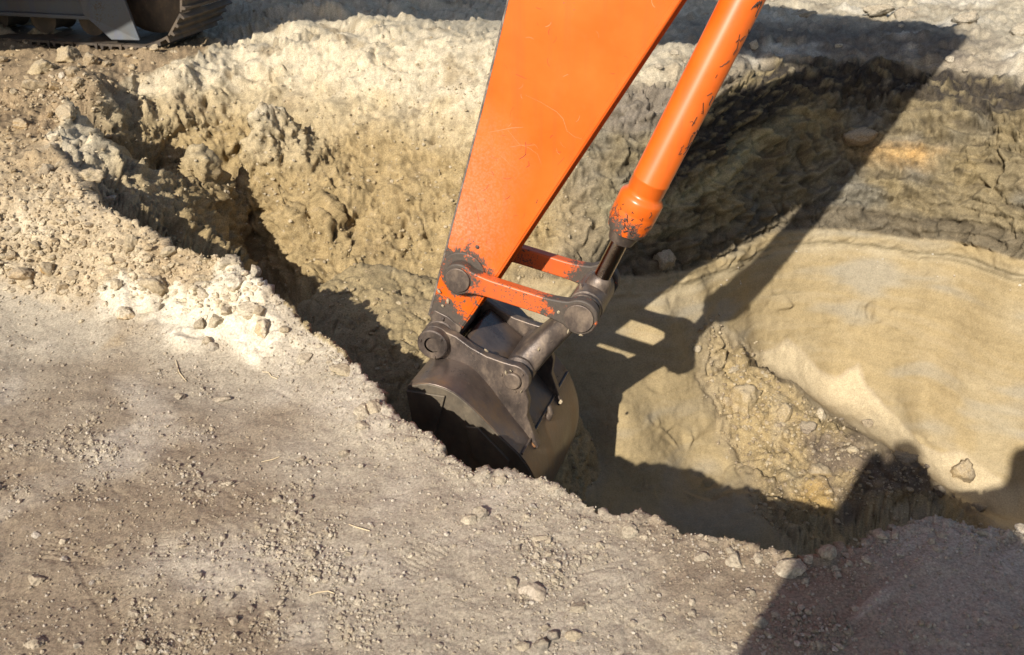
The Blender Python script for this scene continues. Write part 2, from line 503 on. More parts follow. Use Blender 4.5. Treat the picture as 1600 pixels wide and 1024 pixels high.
A(w_left * (1 - .45 * sst(-1.0, -.3, X)), .09 * big + .015 * mid + .45 * ru4 * (1 - .7 * sst(-1.05, -.6, X[I])) + .03 * run_ + .045 * bk1 + .07 * fc1 * keep2 - .02 * ck1 * keep2 + .45 * ru9 * keep2 + .65 * ru20 * (.2 + .8 * keep) + .8 * ru45 * (.3 + .7 * keep2) + (.042 * rough_n + .011 * fine) * (1 - .55 * sst(.05, .3, Z[I])))
A(w_mound, .03 * mid + .012 * rough_n + .006 * fine + .35 * ru45 * (.3 + .7 * keep) - .020 * ck1 * keep2)
A(w_heap, .03 * mid + .45 * ru9 * keep2 + .55 * ru20 * (.25 + .75 * keep) + .5 * ru45 + .05 * fc1 - .018 * ck1 * keep + .014 * rough_n + .005 * fine - .02)
A(w_sand, .012 * mid + .0036 * fine + .1 * ru45 * keep2)
lay1 = fbm(Vi, 2.6, 3, .55, 41, 'r', (1, 1, 5.0))
lay2 = fbm(Vw, 9, 3, .66, 42, 'n', (1, 1, 2.6))
dsel = (w_right[I] > .01) & (Z[I] > -.6)
lk1, lc1, _, lid, lf1 = blocks(4.2, 7, Vw * np.array([1, 1, 2.4]), dsel)
lk2, lc2, _, _, lf2 = blocks(12, 8, Vw * np.array([1, 1, 2.2]), dsel)
dip = .05 + .32 * sst(.7, 1.9, X[I])
tb_ = (Z[I] - .8 * dip + .05 * big + .022 * mid) * 15.0
bedn = np.floor(tb_); saw = tb_ - bedn                           # beds that stand proud at their foot, each by its own amount
ramp_ = perlin(np.stack([bedn * 3.7, X[I] * 1.3, Y[I] * 1.3], 1))
tb2 = (Z[I] - .8 * dip + .05 * big + .012 * mid + .006 * rough_n) * 46.0
saw2 = tb2 - np.floor(tb2)
ramp2 = sst(-.1, .3, perlin(np.stack([np.floor(tb2) * 1.9, X[I] * 3, Y[I] * 3], 1)))
A(w_dark, .018 * lay1 + .034 * lay2 + .05 * lk1 + .12 * lf1 * (.4 + .6 * keep2) - .02 * lc1 * keep2 + .045 * lf2 - .008 * lc2 * keep + (.5 + ramp_) * .050 * (.5 - saw) ** 1.0 + .014 * ramp2 * (.5 - saw2) + .014 * rough_n + .005 * fine + .5 * ru20 * sst(.02, .18, Z[I]))
A(top_r, .04 * mid + .8 * ru9 * keep2 + .8 * ru20 * (.2 + .8 * keep) + .6 * ru45 + .024 * rough_n + .007 * fine)
wob = .03 * fbm(Vi, 1.1, 3, .5, 44) + .010 * fbm(Vi, 9, 2, .5, 45)
line = np.zeros(len(Vi))
for z_, wd_, sd_, cut in ((-.455, .005, 46, .05), (-.492, .007, 48, -.25), (-.525, .005, 49, .0), (-.74, .004, 50, .2)):
    line = np.maximum(line, np.exp(-((zb[I] - z_ + wob) / wd_) ** 2) * sst(cut, cut + .25, fbm(Vi, 1.6, 3, .6, sd_)))
line *= sst(.2, .6, X[I])
scrape = fbm(Vi, 6, 3, .6, 43, 'n', (1, 1, 7.0))
A(w_bed, .012 * big + .007 * mid + .007 * scrape + .0042 * fine + .12 * ru45 * keep * keep2 + .05 * fc1 * sst(.2, .5, big) - .018 * line)
disp[I] += w_right[I] * .016 * sst(-.51, -.495, zb[I] + wob) * (1 - sst(-.435, -.415, zb[I])) * (1 + 2 * lay2)
def boot(u0, v0, u1, v1, wid, per, seed):       # a print from heel to toe, with tread bars
    a_ = march(z_near, u0, v0)[:2]; b2 = march(z_near, u1, v1)[:2]
    e = b2 - a_; Lb = np.linalg.norm(e); e = e / Lb
    px_, py_ = Vi[:, 0] - a_[0], Vi[:, 1] - a_[1]
    tl = (px_ * e[0] + py_ * e[1]) / Lb; tw = (-px_ * e[1] + py_ * e[0]) / wid
    ww = 1 - .22 * np.sin(np.clip(tl, 0, 1) * math.pi * 2 + .6)
    ins = sst(1.0, .82, np.abs(tw) / ww) * sst(-.03, .03, tl) * sst(1.03, .97, tl)
    brk = sst(-.3, .1, fbm(Vi, 7, 2, .5, seed))
    bars = np.sin(tl * Lb / per * 2 * math.pi + tw * 1.2)
    edge = np.exp(-((np.abs(tw) / ww - 1.0) / .12) ** 2) * sst(-.03, .03, tl) * sst(1.03, .97, tl)
    return ins * (-.0050 + .0035 * sst(-.2, .5, bars)) * brk
disp[I] += plain[I] * (boot(118, 858, 232, 985, .048, .016, 71) + boot(250, 880, 285, 815, .042, .014, 72) + boot(70, 880, 112, 838, .045, .016, 73) + boot(620, 900, 700, 840, .045, .015, 74))
sx_ = (Vi[:, 0] * .80 + Vi[:, 1] * .60); sy_ = (-Vi[:, 0] * .60 + Vi[:, 1] * .80)
streak = fbm(np.stack([sx_ * .9, sy_ * 9, Vi[:, 2]], 1), 2.0, 3, .55, 75)
A(plain, .008 * streak * sst(-.1, .5, X[I]))
hidw = hid.astype(float)
disp *= 1 - .6 * hidw
lip = np.exp(-(D[I] / .05) ** 2) * (D[I] < .02)
disp[I] += lip * (.020 * rough_n + .6 * ru45 + .5 * ru20)
V = V + N0 * disp[:, None]
NN = grid_normals(V)

# ---- colour of the soil
C = np.tile(np.array([.30, .245, .185]), (len(X), 1))
def mixc(wgt, col):
    global C
    wgt = np.clip(wgt, 0, 1)[:, None]
    C = C * (1 - wgt) + np.asarray(col) * wgt
def full(vals, fill=0.0):
    o = np.full(len(X), fill); o[I] = vals; return o
n1 = full(fbm(Vi, 1.1, 3, .55, 51)); n2 = full(fbm(Vi, 4.5, 3, .6, 52)); n3 = full(fbm(Vi, 22, 2, .6, 53)); n4 = full(fbm(Vi, 2.4, 3, .55, 54))
def cols(wgt, *stops):
    for col, m in stops:
        mixc(wgt * m, col)
one = np.ones(len(X))
# near ground: grey-tan dust, browner damp patches, ochre stains
stk = full(streak)
cols(plain, ((.380, .324, .243), one), ((.255, .196, .132), sst(0.02, .36, n1) * .9), ((.45, .39, .305), sst(.05, .4, n4 + .5 * stk * sst(0, .5, X)) * .85), ((.38, .285, .17), sst(.2, .5, n2) * sst(.0, .3, -n4) * .55), ((.22, .18, .14), sst(.15, .5, n3) * .35))
cols(w_berm, ((.40, .315, .205), one), ((.30, .215, .12), sst(0, .4, n1) * .7), ((.50, .42, .30), sst(.05, .45, n2) * .7), ((.23, .165, .10), sst(.25, .55, n3) * .5))
trackside = np.maximum(sst(4.7, 5.4, Y) * w_berm, w_track)
cols(trackside, ((.22, .155, .09), one * .75), ((.36, .26, .14), sst(.1, .4, n2) * .6))
cols(w_white, ((.60, .53, .41), one), ((.42, .33, .2), sst(.1, .45, n2) * .7), ((.42, .27, .10), sst(.3, .5, n4) * .5), ((.36, .30, .22), sst(.2, .5, n3) * .5))
# left end of the pit: pale above, ochre below
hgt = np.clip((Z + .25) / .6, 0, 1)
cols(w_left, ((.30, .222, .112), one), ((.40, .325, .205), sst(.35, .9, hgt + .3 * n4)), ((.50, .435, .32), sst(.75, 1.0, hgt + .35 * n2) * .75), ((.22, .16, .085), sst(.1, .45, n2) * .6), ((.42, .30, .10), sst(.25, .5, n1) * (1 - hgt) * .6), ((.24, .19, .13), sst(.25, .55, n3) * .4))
cols(w_mound, ((.31, .24, .13), one), ((.28, .215, .125), sst(0, .4, n2) * .6), ((.43, .35, .22), sst(.1, .4, n4) * .5))
# layered wall
zc = .05 + .32 * sst(.7, 1.9, X) + .05 * n1
cols(w_dark, ((.195, .155, .090), one), ((.165, .146, .110), sst(-.1, .25, n4)), ((.27, .205, .10), sst(.1, .4, n1) * .7), ((.13, .105, .07), sst(-.27, -.32, zb) * .8),
     ((.19, .16, .125), sst(.10, .2, zb - zc)), ((.40, .26, .11), np.exp(-((zb + .02) / .05) ** 2) * sst(1.8, 2.2, X) * sst(-.1, .2, n4)))
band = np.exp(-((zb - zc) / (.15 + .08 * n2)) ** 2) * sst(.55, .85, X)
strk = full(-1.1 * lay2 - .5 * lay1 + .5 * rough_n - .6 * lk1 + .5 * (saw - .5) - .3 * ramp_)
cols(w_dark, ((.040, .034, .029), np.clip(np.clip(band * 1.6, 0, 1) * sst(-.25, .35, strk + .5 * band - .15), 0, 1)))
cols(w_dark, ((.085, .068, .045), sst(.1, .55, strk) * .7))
cols(w_dark, ((.36, .31, .17), np.exp(-((zb - zc + .19) / .05) ** 2) * sst(.3, .7, X) * (1 - sst(1.3, 1.8, X)) * .7))
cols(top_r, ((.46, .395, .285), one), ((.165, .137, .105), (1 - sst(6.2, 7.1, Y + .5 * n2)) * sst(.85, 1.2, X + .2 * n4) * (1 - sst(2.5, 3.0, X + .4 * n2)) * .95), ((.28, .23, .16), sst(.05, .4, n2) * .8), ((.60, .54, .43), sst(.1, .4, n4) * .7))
setn = np.floor((zb[I] + .05 * big) * 6.5)
angs = .45 * np.sin(setn * 12.9 + 1.0)
lamv = (zb[I] - X[I] * angs * .6 + .01 * mid) * 55
cb = full(perlin(np.stack([lamv * .35, setn * 5.1 + .37, X[I] * .8], 1)) + .5 * perlin(np.stack([lamv * 1.1, setn * 3.3 + .37, X[I] * 1.6], 1)))
lens = full(sst(.05, .4, fbm(Vi, 1.5, 3, .5, 58, 'n', (1, 1, 4))))
cols(w_bed, ((.295, .225, .120), one), ((.325, .258, .156), sst(-.1, .5, cb) * .5), ((.245, .19, .108), sst(.1, .6, -cb) * .38), ((.27, .238, .178), lens * .75), ((.29, .165, .06), sst(.45, .8, cb) * sst(-.1, .3, n1) * .8), ((.33, .27, .17), sst(.1, .4, n4) * .45), ((.38, .32, .215), sst(.0, -.1, zb + .45) * sst(-.56, -.50, zb) * .8))
cols(w_right, ((.13, .105, .06), full(line) * .8))
cols(w_sand, ((.44, .355, .225), one), ((.39, .305, .18), sst(.1, .4, n4) * .5))
cols(w_heap, ((.32, .24, .125), one), ((.40, .32, .20), sst(.0, .4, n2) * .8), ((.13, .10, .078), sst(.0, .35, n4 + .5 * sst(1.2, 2.0, X) - .2) * .85), ((.42, .27, .09), sst(.3, .5, n1) * .6), ((.15, .115, .07), sst(.1, .45, n3 + .3 * n2) * .65))
cols(hidw, ((.28, .22, .14), one * .7))
far = sst(8, 10, Y)
cols(far, ((.40, .34, .26), one))
crumb = full(rough_n)
bro = np.clip(w_left + w_heap + .6 * w_mound + .6 * w_berm + w_dark + top_r, 0, 1)
C *= (1 + (.16 + .22 * bro) * n3 + .40 * bro * crumb)[:, None]
C *= (1 - .35 * bro * np.clip(full(crk * .6 + hole2 * .5 + hole * .4), 0, 1))[:, None]     # soil colour darker inside cracks and holes
C = np.clip(C, .02, .8)
GR = np.clip(1 - .45 * w_bed - .3 * w_sand, .1, 1)

# ------------------------------------------------------------------ materials
def new_mat(name):
    m = bpy.data.materials.new(name); m.use_nodes = True
    return m, m.node_tree, m.node_tree.nodes['Principled BSDF']

def nd(t, kind, **kw):
    n = t.nodes.new(kind)
    for k, v in kw.items():
        if k.startswith('i_'):
            n.inputs[k[2:].replace('_', ' ')].default_value = v
        else:
            setattr(n, k, v)
    return n

def soil_mat(name, tint=None, attr=True, bump=.8, rnd=.0):
    m, t, b = new_mat(name)
    tc = nd(t, 'ShaderNodeTexCoord')
    gp = nd(t, 'ShaderNodeNewGeometry')
    L = t.links.new
    if attr:
        at = nd(t, 'ShaderNodeAttribute', attribute_name='Col'); colr = at.outputs['Color']
    else:
        rg = nd(t, 'ShaderNodeRGB'); rg.outputs[0].default_value = (*tint, 1); colr = rg.outputs[0]
    if rnd:
        oi = nd(t, 'ShaderNodeObjectInfo')
        mr = nd(t, 'ShaderNodeMapRange'); mr.inputs['To Min'].default_value = 1 - rnd; mr.inputs['To Max'].default_value = 1 + rnd
        L(oi.outputs['Random'], mr.inputs['Value'])
        mx0 = nd(t, 'ShaderNodeMix', data_type='RGBA', blend_type='MULTIPLY'); mx0.inputs['Factor'].default_value = 1
        L(colr, mx0.inputs[6]); L(mr.outputs[0], mx0.inputs[7]); colr = mx0.outputs[2]
    if not attr:
        sp_ = nd(t, 'ShaderNodeSeparateXYZ'); L(gp.outputs['Normal'], sp_.inputs[0])
        n0_ = nd(t, 'ShaderNodeTexNoise', i_Scale=45.0, i_Detail=4.0); L(gp.outputs['Position'], n0_.inputs['Vector'])
        sm_ = nd(t, 'ShaderNodeMath', operation='ADD'); L(sp_.outputs[2], sm_.inputs[0]); L(n0_.outputs['Fac'], sm_.inputs[1])
        dm_ = nd(t, 'ShaderNodeMapRange'); dm_.inputs['From Min'].default_value = .55; dm_.inputs['From Max'].default_value = 1.45; dm_.inputs['To Max'].default_value = .7
        L(sm_.outputs[0], dm_.inputs['Value'])
        dx_ = nd(t, 'ShaderNodeMix', data_type='RGBA'); dx_.inputs[7].default_value = (.38, .31, .215, 1)
        L(dm_.outputs[0], dx_.inputs['Factor']); L(colr, dx_.inputs[6]); colr = dx_.outputs[2]
    na = nd(t, 'ShaderNodeTexNoise', i_Scale=130.0, i_Detail=7.0, i_Roughness=.78)
    L(gp.outputs['Position'], na.inputs['Vector'])
    cr = nd(t, 'ShaderNodeMapRange'); cr.inputs['From Min'].default_value = .36; cr.inputs['From Max'].default_value = .64
    cr.inputs['To Min'].default_value = .60; cr.inputs['To Max'].default_value = 1.38
    L(na.outputs['Fac'], cr.inputs['Value'])
    mx = nd(t, 'ShaderNodeMix', data_type='RGBA', blend_type='MULTIPLY'); mx.inputs['Factor'].default_value = 1
    if attr: L(at.outputs['Alpha'], mx.inputs['Factor'])
    L(colr, mx.inputs[6]); L(cr.outputs[0], mx.inputs[7])
    L(mx.outputs[2], b.inputs['Base Color'])
    b.inputs['Roughness'].default_value = .95
    b.inputs['Specular IOR Level'].default_value = .15
    nb = nd(t, 'ShaderNodeTexNoise', i_Scale=260.0, i_Detail=6.0, i_Roughness=.8)
    L(gp.outputs['Position'], nb.inputs['Vector'])
    bp = nd(t, 'ShaderNodeBump'); bp.inputs['Strength'].default_value = bump; bp.inputs['Distance'].default_value = .005
    if attr:
        gs = nd(t, 'ShaderNodeMath', operation='MULTIPLY'); gs.inputs[1].default_value = bump
        L(at.outputs['Alpha'], gs.inputs[0]); L(gs.outputs[0], bp.inputs['Strength'])
    L(nb.outputs['Fac'], bp.inputs['Height']); L(bp.outputs[0], b.inputs['Normal'])
    return m

M_SOIL = soil_mat('soil')

# ------------------------------------------------------------------ objects helpers
def tag(o, label=None, cat=None, group=None, kind=None):
    if label: o['label'] = label
    if cat: o['category'] = cat
    if group: o['group'] = group
    if kind: o['kind'] = kind
    return o

def mesh_np(name, verts, faces, mat, colors=None, smooth=True, grain=None):
    me = bpy.data.meshes.new(name)
    faces = np.asarray(faces)
    me.vertices.add(len(verts)); me.vertices.foreach_set('co', np.asarray(verts, np.float32).ravel())
    k = faces.shape[1]
    me.loops.add(faces.size); me.loops.foreach_set('vertex_index', faces.astype(np.int32).ravel())
    me.polygons.add(len(faces)); me.polygons.foreach_set('loop_start', np.arange(0, faces.size, k, dtype=np.int32))
    me.polygons.foreach_set('loop_total', np.full(len(faces), k, np.int32))
    me.polygons.foreach_set('use_smooth', np.full(len(faces), smooth))
    if colors is not None:
        ca = me.color_attributes.new('Col', 'FLOAT_COLOR', 'POINT')
        ca.data.foreach_set('color', np.concatenate([colors, (np.ones(len(colors)) if grain is None else grain)[:, None]], 1).astype(np.float32).ravel())
    me.update(calc_edges=True)
    me.materials.append(mat)
    o = bpy.data.objects.new(name, me)
    COL.objects.link(o)
    return o

idx = np.arange(NC * NR).reshape(NC, NR)
quads = np.stack([idx[:-1, :-1], idx[1:, :-1], idx[1:, 1:], idx[:-1, 1:]], -1).reshape(-1, 4)
qc = quads[:, 0]
is_pit = inpit & (Z < ZN * 0 + .40) & (Y < 6.6) & (X > -2.6) & (X < 4.2)
fl = is_pit & (Z < -.62) & (steep < .35) | (w_mound > .5) | (w_heap > .5) | (w_sand > .5)
zone = np.where(is_pit, np.where(fl, 2, 1), 0)
for zi, nm in ((0, 'ground'), (1, 'pit_wall'), (2, 'pit_floor')):
    q = quads[zone[qc] == zi]
    used = np.unique(q)
    remap = np.full(NC * NR, -1); remap[used] = np.arange(len(used))
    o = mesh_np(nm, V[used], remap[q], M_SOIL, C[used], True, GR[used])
    tag(o, kind='structure')

# ------------------------------------------------------------------ machine materials
def paint_mat(name, base, spots, wear=.5, grime=(.030, .025, .022), dust_sheen=(), rough=.36):
    """gloss paint; spots = [(point, r_in, r_out)] where grease and bare steel have taken over"""
    m, t, b = new_mat(name)
    L = t.links.new
    ge = nd(t, 'ShaderNodeNewGeometry')
    n1 = nd(t, 'ShaderNodeTexNoise', i_Scale=22.0, i_Detail=7.0, i_Roughness=.68)
    n2 = nd(t, 'ShaderNodeTexNoise', i_Scale=4.5, i_Detail=4.0, i_Roughness=.6)
    n3 = nd(t, 'ShaderNodeTexNoise', i_Scale=120.0, i_Detail=3.0, i_Roughness=.7)
    for n in (n1, n2, n3):
        L(ge.outputs['Position'], n.inputs['Vector'])
    def math_(op, a, c=None, clamp=False):
        k = nd(t, 'ShaderNodeMath', operation=op, use_clamp=clamp)
        for i, q in enumerate((a, c)):
            if q is None: continue
            if isinstance(q, (int, float)): k.inputs[i].default_value = q
            else: L(q, k.inputs[i])
        return k.outputs[0]
    acc = None
    for pt, r0, r1 in spots:
        d = nd(t, 'ShaderNodeVectorMath', operation='DISTANCE')
        L(ge.outputs['Position'], d.inputs[0]); d.inputs[1].default_value = tuple(pt)
        mr = nd(t, 'ShaderNodeMapRange'); mr.inputs['From Min'].default_value = r1; mr.inputs['From Max'].default_value = r0
        L(d.outputs['Value'], mr.inputs['Value'])
        acc = mr.outputs[0] if acc is None else math_('MAXIMUM', acc, mr.outputs[0])
    if acc is None: acc = math_('MULTIPLY', n1.outputs['Fac'], 0.0)
    # grime where (spot + noise) is high, plus sparse chips everywhere
    g = math_('ADD', math_('ADD', acc, math_('MULTIPLY', math_('SUBTRACT', n1.outputs['Fac'], .5), 2.6)), math_('MULTIPLY', math_('SUBTRACT', n3.outputs['Fac'], .5), 1.3))
    gm = nd(t, 'ShaderNodeMapRange'); gm.inputs['From Min'].default_value = .40; gm.inputs['From Max'].default_value = .66
    L(g, gm.inputs['Value'])
    g2 = math_('MULTIPLY', gm.outputs[0], math_('MINIMUM', math_('MULTIPLY', acc, 6.0), 1.0))
    ch = nd(t, 'ShaderNodeMapRange'); ch.inputs['From Min'].default_value = .80 - .10 * wear; ch.inputs['From Max'].default_value = .83 - .10 * wear
    L(math_('ADD', math_('MULTIPLY', n3.outputs['Fac'], .55), math_('MULTIPLY', n2.outputs['Fac'], .55)), ch.inputs['Value'])
    mask = math_('MAXIMUM', g2, ch.outputs[0])
    # faded / dusty variation in the paint itself
    va = nd(t, 'ShaderNodeMix', data_type='RGBA')
    va.inputs[6].default_value = (*base, 1)
    va.inputs[7].default_value = (min(1, base[0] * 1.0), base[1] * 1.28 + .004, base[2] * 1.6 + .006, 1)
    fa = nd(t, 'ShaderNodeMapRange'); fa.inputs['From Min'].default_value = .35; fa.inputs['From Max'].default_value = .7
    L(n2.outputs['Fac'], fa.inputs['Value']); L(fa.outputs[0], va.inputs['Factor'])
    st_ = nd(t, 'ShaderNodeMapping'); st_.inputs['Scale'].default_value = (26, 26, 1.6); L(ge.outputs['Position'], st_.inputs['Vector'])
    n4 = nd(t, 'ShaderNodeTexNoise', i_Scale=1.0, i_Detail=5.0, i_Roughness=.6); L(st_.outputs[0], n4.inputs['Vector'])
    sm = nd(t, 'ShaderNodeMapRange'); sm.inputs['From Min'].default_value = .52; sm.inputs['From Max'].default_value = .75; sm.inputs['To Max'].default_value = .32
    L(n4.outputs['Fac'], sm.inputs['Value'])
    vb = nd(t, 'ShaderNodeMix', data_type='RGBA'); vb.inputs[7].default_value = (base[0] * .62, base[1] * .75, base[2] * 2 + .008, 1)
    L(sm.outputs[0], vb.inputs['Factor']); L(va.outputs[2], vb.inputs[6]); va = vb
    # thin dust
    du = nd(t, 'ShaderNodeMix', data_type='RGBA'); du.inputs[7].default_value = (.42, .33, .22, 1)
    L(va.outputs[2], du.inputs[6])
    df = nd(t, 'ShaderNodeMapRange'); df.inputs['From Min'].default_value = .58; df.inputs['From Max'].default_value = .85; df.inputs['To Max'].default_value = .35
    L(n1.outputs['Fac'], df.inputs['Value'])
    L(math_('MULTIPLY', df.outputs[0], math_('ADD', acc, .12, True)), du.inputs['Factor'])
    for pt, r0, r1, amt in dust_sheen:                 # chalky dust, with a whitish sheen put into the colour
        d = nd(t, 'ShaderNodeVectorMath', operation='DISTANCE')
        L(ge.outputs['Position'], d.inputs[0]); d.inputs[1].default_value = tuple(pt)
        mr = nd(t, 'ShaderNodeMapRange'); mr.inputs['From Min'].default_value = r1; mr.inputs['From Max'].default_value = r0; mr.inputs['To Max'].default_value = amt
        L(d.outputs['Value'], mr.inputs['Value'])
        sp = nd(t, 'ShaderNodeMapRange'); sp.inputs['From Min'].default_value = .42; sp.inputs['From Max'].default_value = .66
        L(n3.outputs['Fac'], sp.inputs['Value'])
        d2 = nd(t, 'ShaderNodeMix', data_type='RGBA'); d2.inputs[7].default_value = (.56, .33, .24, 1)
        L(du.outputs[2], d2.inputs[6]); L(math_('MULTIPLY', mr.outputs[0], math_('ADD', math_('MULTIPLY', sp.outputs[0], .75), .25)), d2.inputs['Factor'])
        du = d2
    mx = nd(t, 'ShaderNodeMix', data_type='RGBA')
    gr = nd(t, 'ShaderNodeMix', data_type='RGBA'); gr.inputs[6].default_value = (*grime, 1); gr.inputs[7].default_value = (.10, .075, .055, 1)
    L(n3.outputs['Fac'], gr.inputs['Factor'])
    L(du.outputs[2], mx.inputs[6]); L(gr.outputs[2], mx.inputs[7]); L(mask, mx.inputs['Factor'])
    L(mx.outputs[2], b.inputs['Base Color'])
    ro = nd(t, 'ShaderNodeMapRange'); ro.inputs['To Min'].default_value = rough; ro.inputs['To Max'].default_value = .62
    L(mask, ro.inputs['Value']); L(ro.outputs[0], b.inputs['Roughness'])
    b.inputs['Specular IOR Level'].default_value = .45
    bp = nd(t, 'ShaderNodeBump'); bp.inputs['Strength'].default_value = .35; bp.inputs['Distance'].default_value = .002
    hh = math_('SUBTRACT', math_('MULTIPLY', n3.outputs['Fac'], math_('ADD', mask, .05)), math_('MULTIPLY', mask, .6))
    L(hh, bp.inputs['Height']); L(bp.outputs[0], b.inputs['Normal'])
    return m

def steel_mat(name, c0, c1, c2, metallic=.55, r0=.34, r1=.65, scale=9.0, dust=.35):
    m, t, b = new_mat(name)
    L = t.links.new
    ge = nd(t, 'ShaderNodeNewGeometry')
    mp = nd(t, 'ShaderNodeMapping'); mp.inputs['Scale'].default_value = (1, 1, .55)
    L(ge.outputs['Position'], mp.inputs['Vector'])
    n1 = nd(t, 'ShaderNodeTexNoise', i_Scale=scale, i_Detail=8.0, i_Roughness=.66)
    n2 = nd(t, 'ShaderNodeTexNoise', i_Scale=scale * 5, i_Detail=5.0, i_Roughness=.7)
    L(mp.outputs[0], n1.inputs['Vector']); L(ge.outputs['Position'], n2.inputs['Vector'])
    cr = nd(t, 'ShaderNodeValToRGB')
    e = cr.color_ramp.elements
    e[0].position = .32; e[0].color = (*c0, 1); e[1].position = .68; e[1].color = (*c2, 1)
    k = e.new(.5); k.color = (*c1, 1)
    L(n1.outputs['Fac'], cr.inputs['Fac'])
    du = nd(t, 'ShaderNodeMix', data_type='RGBA'); du.inputs[7].default_value = (.33, .26, .165, 1)
    df = nd(t, 'ShaderNodeMapRange'); df.inputs['From Min'].default_value = .60; df.inputs['From Max'].default_value = .78; df.inputs['To Max'].default_value = dust
    L(n2.outputs['Fac'], df.inputs['Value']); L(df.outputs[0], du.inputs['Factor']); L(cr.outputs[0], du.inputs[6])
    L(du.outputs[2], b.inputs['Base Color'])
    b.inputs['Metallic'].default_value = metallic
    ro = nd(t, 'ShaderNodeMapRange'); ro.inputs['From Min'].default_value = .3; ro.inputs['From Max'].default_value = .7
    ro.inputs['To Min'].default_value = r0; ro.inputs['To Max'].default_value = r1
    L(n1.outputs['Fac'], ro.inputs['Value']); L(ro.outputs[0], b.inputs['Roughness'])
    bp = nd(t, 'ShaderNodeBump'); bp.inputs['Strength'].default_value = .4; bp.inputs['Distance'].default_value = .003
    L(n2.outputs['Fac'], bp.inputs['Height']); L(bp.outputs[0], b.inputs['Normal'])
    return m

def rock_mesh(name, seed, sub=3, cuts=9, rough=1.0, flat=.75, smooth=False):
    """a broken lump: a ball cut by random planes, then roughened"""
    bm = bmesh.new()
    bmesh.ops.create_icosphere(bm, subdivisions=sub, radius=1.0)
    r = np.random.default_rng(seed)
    P = np.array([v.co[:] for v in bm.verts])
    P *= (1 + .28 * fbm(P, .9, 2, .5, seed))[:, None]
    for _ in range(cuts):
        n = r.normal(size=3); n /= np.linalg.norm(n)
        k = P @ n - r.uniform(.48, .85)
        P = P - np.maximum(k, 0)[:, None] * n[None] * .93
    u_ = P / np.linalg.norm(P, axis=1)[:, None]
    P += u_ * (rough * (.13 * fbm(P, 2.3, 3, .6, seed + 3) + .07 * fbm(P, 6.5, 3, .65, seed + 5, 'b')))[:, None]
    P[:, 2] *= flat
    for v, p in zip(bm.verts, P): v.co = p
    me = bpy.data.meshes.new(name)
    bm.to_mesh(me); bm.free()
    for p in me.polygons: p.use_smooth = smooth
    return me

# ------------------------------------------------------------------ the arm's plane
TH = R(18.0)
AX = np.array([math.cos(TH), -math.sin(TH), 0]); AN = np.array([math.sin(TH), math.cos(TH), 0])
PIN = CC + ray(905, 497) * 3.4

def ap(u, v, off=0.0):               # photo pixel -> coordinates in the arm's plane, off metres behind the near link
    d = ray(u, v)
    P = CC + d * ((AN @ (PIN - CC) + off) / (AN @ d))
    return np.array([AX @ (P - PIN), P[2]])

def wp(q, off):
    return Vector(PIN + AX * q[0] + AN * off + np.array([0, 0, q[1] - PIN[2]]))

def link_obj(name, bm, mat, root, bevel=0.0, smooth=True, segs=2, parent=None):
    me = bpy.data.meshes.new(name)
    bmesh.ops.recalc_face_normals(bm, faces=bm.faces)
    bm.to_mesh(me); bm.free()
    me.materials.append(mat)
    for p in me.polygons: p.use_smooth = smooth
    o = bpy.data.objects.new(name, me)
    COL.objects.link(o)
    par = parent or root
    if par is not None:
        o.parent = par
        o.matrix_parent_inverse = Matrix.Translation(-root.location)
        if parent is not None:
            o.matrix_parent_inverse = Matrix.Identity(4)
    if bevel:
        md = o.modifiers.new('bevel', 'BEVEL'); md.width = bevel; md.segments = segs; md.limit_method = 'ANGLE'; md.angle_limit = R(40)
    if smooth:
        try: me.set_sharp_from_angle(angle=R(38))
        except Exception: pass
    return o

def plate_bm(poly, o0, o1, bm=None, tap=0.0, ref=0.0):        # tap: how fast both faces lean towards the middle below height ref
    bm = bm or bmesh.new()
    mid_o = .18
    sh = lambda q, o: o + (tap if o < mid_o else -tap * .2) * max(0.0, ref - q[1])
    a = [bm.verts.new(wp(q, sh(q, o0))) for q in poly]; b = [bm.verts.new(wp(q, sh(q, o1))) for q in poly]
    bm.faces.new(a); bm.faces.new(b[::-1])
    n = len(poly)
    for k in range(n):
        bm.faces.new((a[k], b[k], b[(k + 1) % n], a[(k + 1) % n]))
    return bm

def lathe_bm(p0, axis, prof, segs=40, bm=None, closed=True):   # prof = [(distance, radius)]
    bm = bm or bmesh.new()
    axis = Vector(axis).normalized(); p0 = Vector(p0)
    s = axis.orthogonal().normalized(); u = axis.cross(s)
    rings = []
    for d, r in prof:
        rings.append([bm.verts.new(p0 + axis * d + (s * math.cos(k * 2 * math.pi / segs) + u * math.sin(k * 2 * math.pi / segs)) * r) for k in range(segs)])
    for A_, B_ in zip(rings[:-1], rings[1:]):
        for k in range(segs):
            bm.faces.new((A_[k], A_[(k + 1) % segs], B_[(k + 1) % segs], B_[k]))
    if closed:
        bm.faces.new(rings[0][::-1]); bm.faces.new(rings[-1])
    return bm

def pin_bm(q, o0, o1, r, bm=None, segs=36, ch=.004):           # a cylinder along the pins' axis
    return lathe_bm(wp(q, o0), AN, [(0, r - ch), (ch, r), (o1 - o0 - ch, r), (o1 - o0, r - ch)], segs, bm)

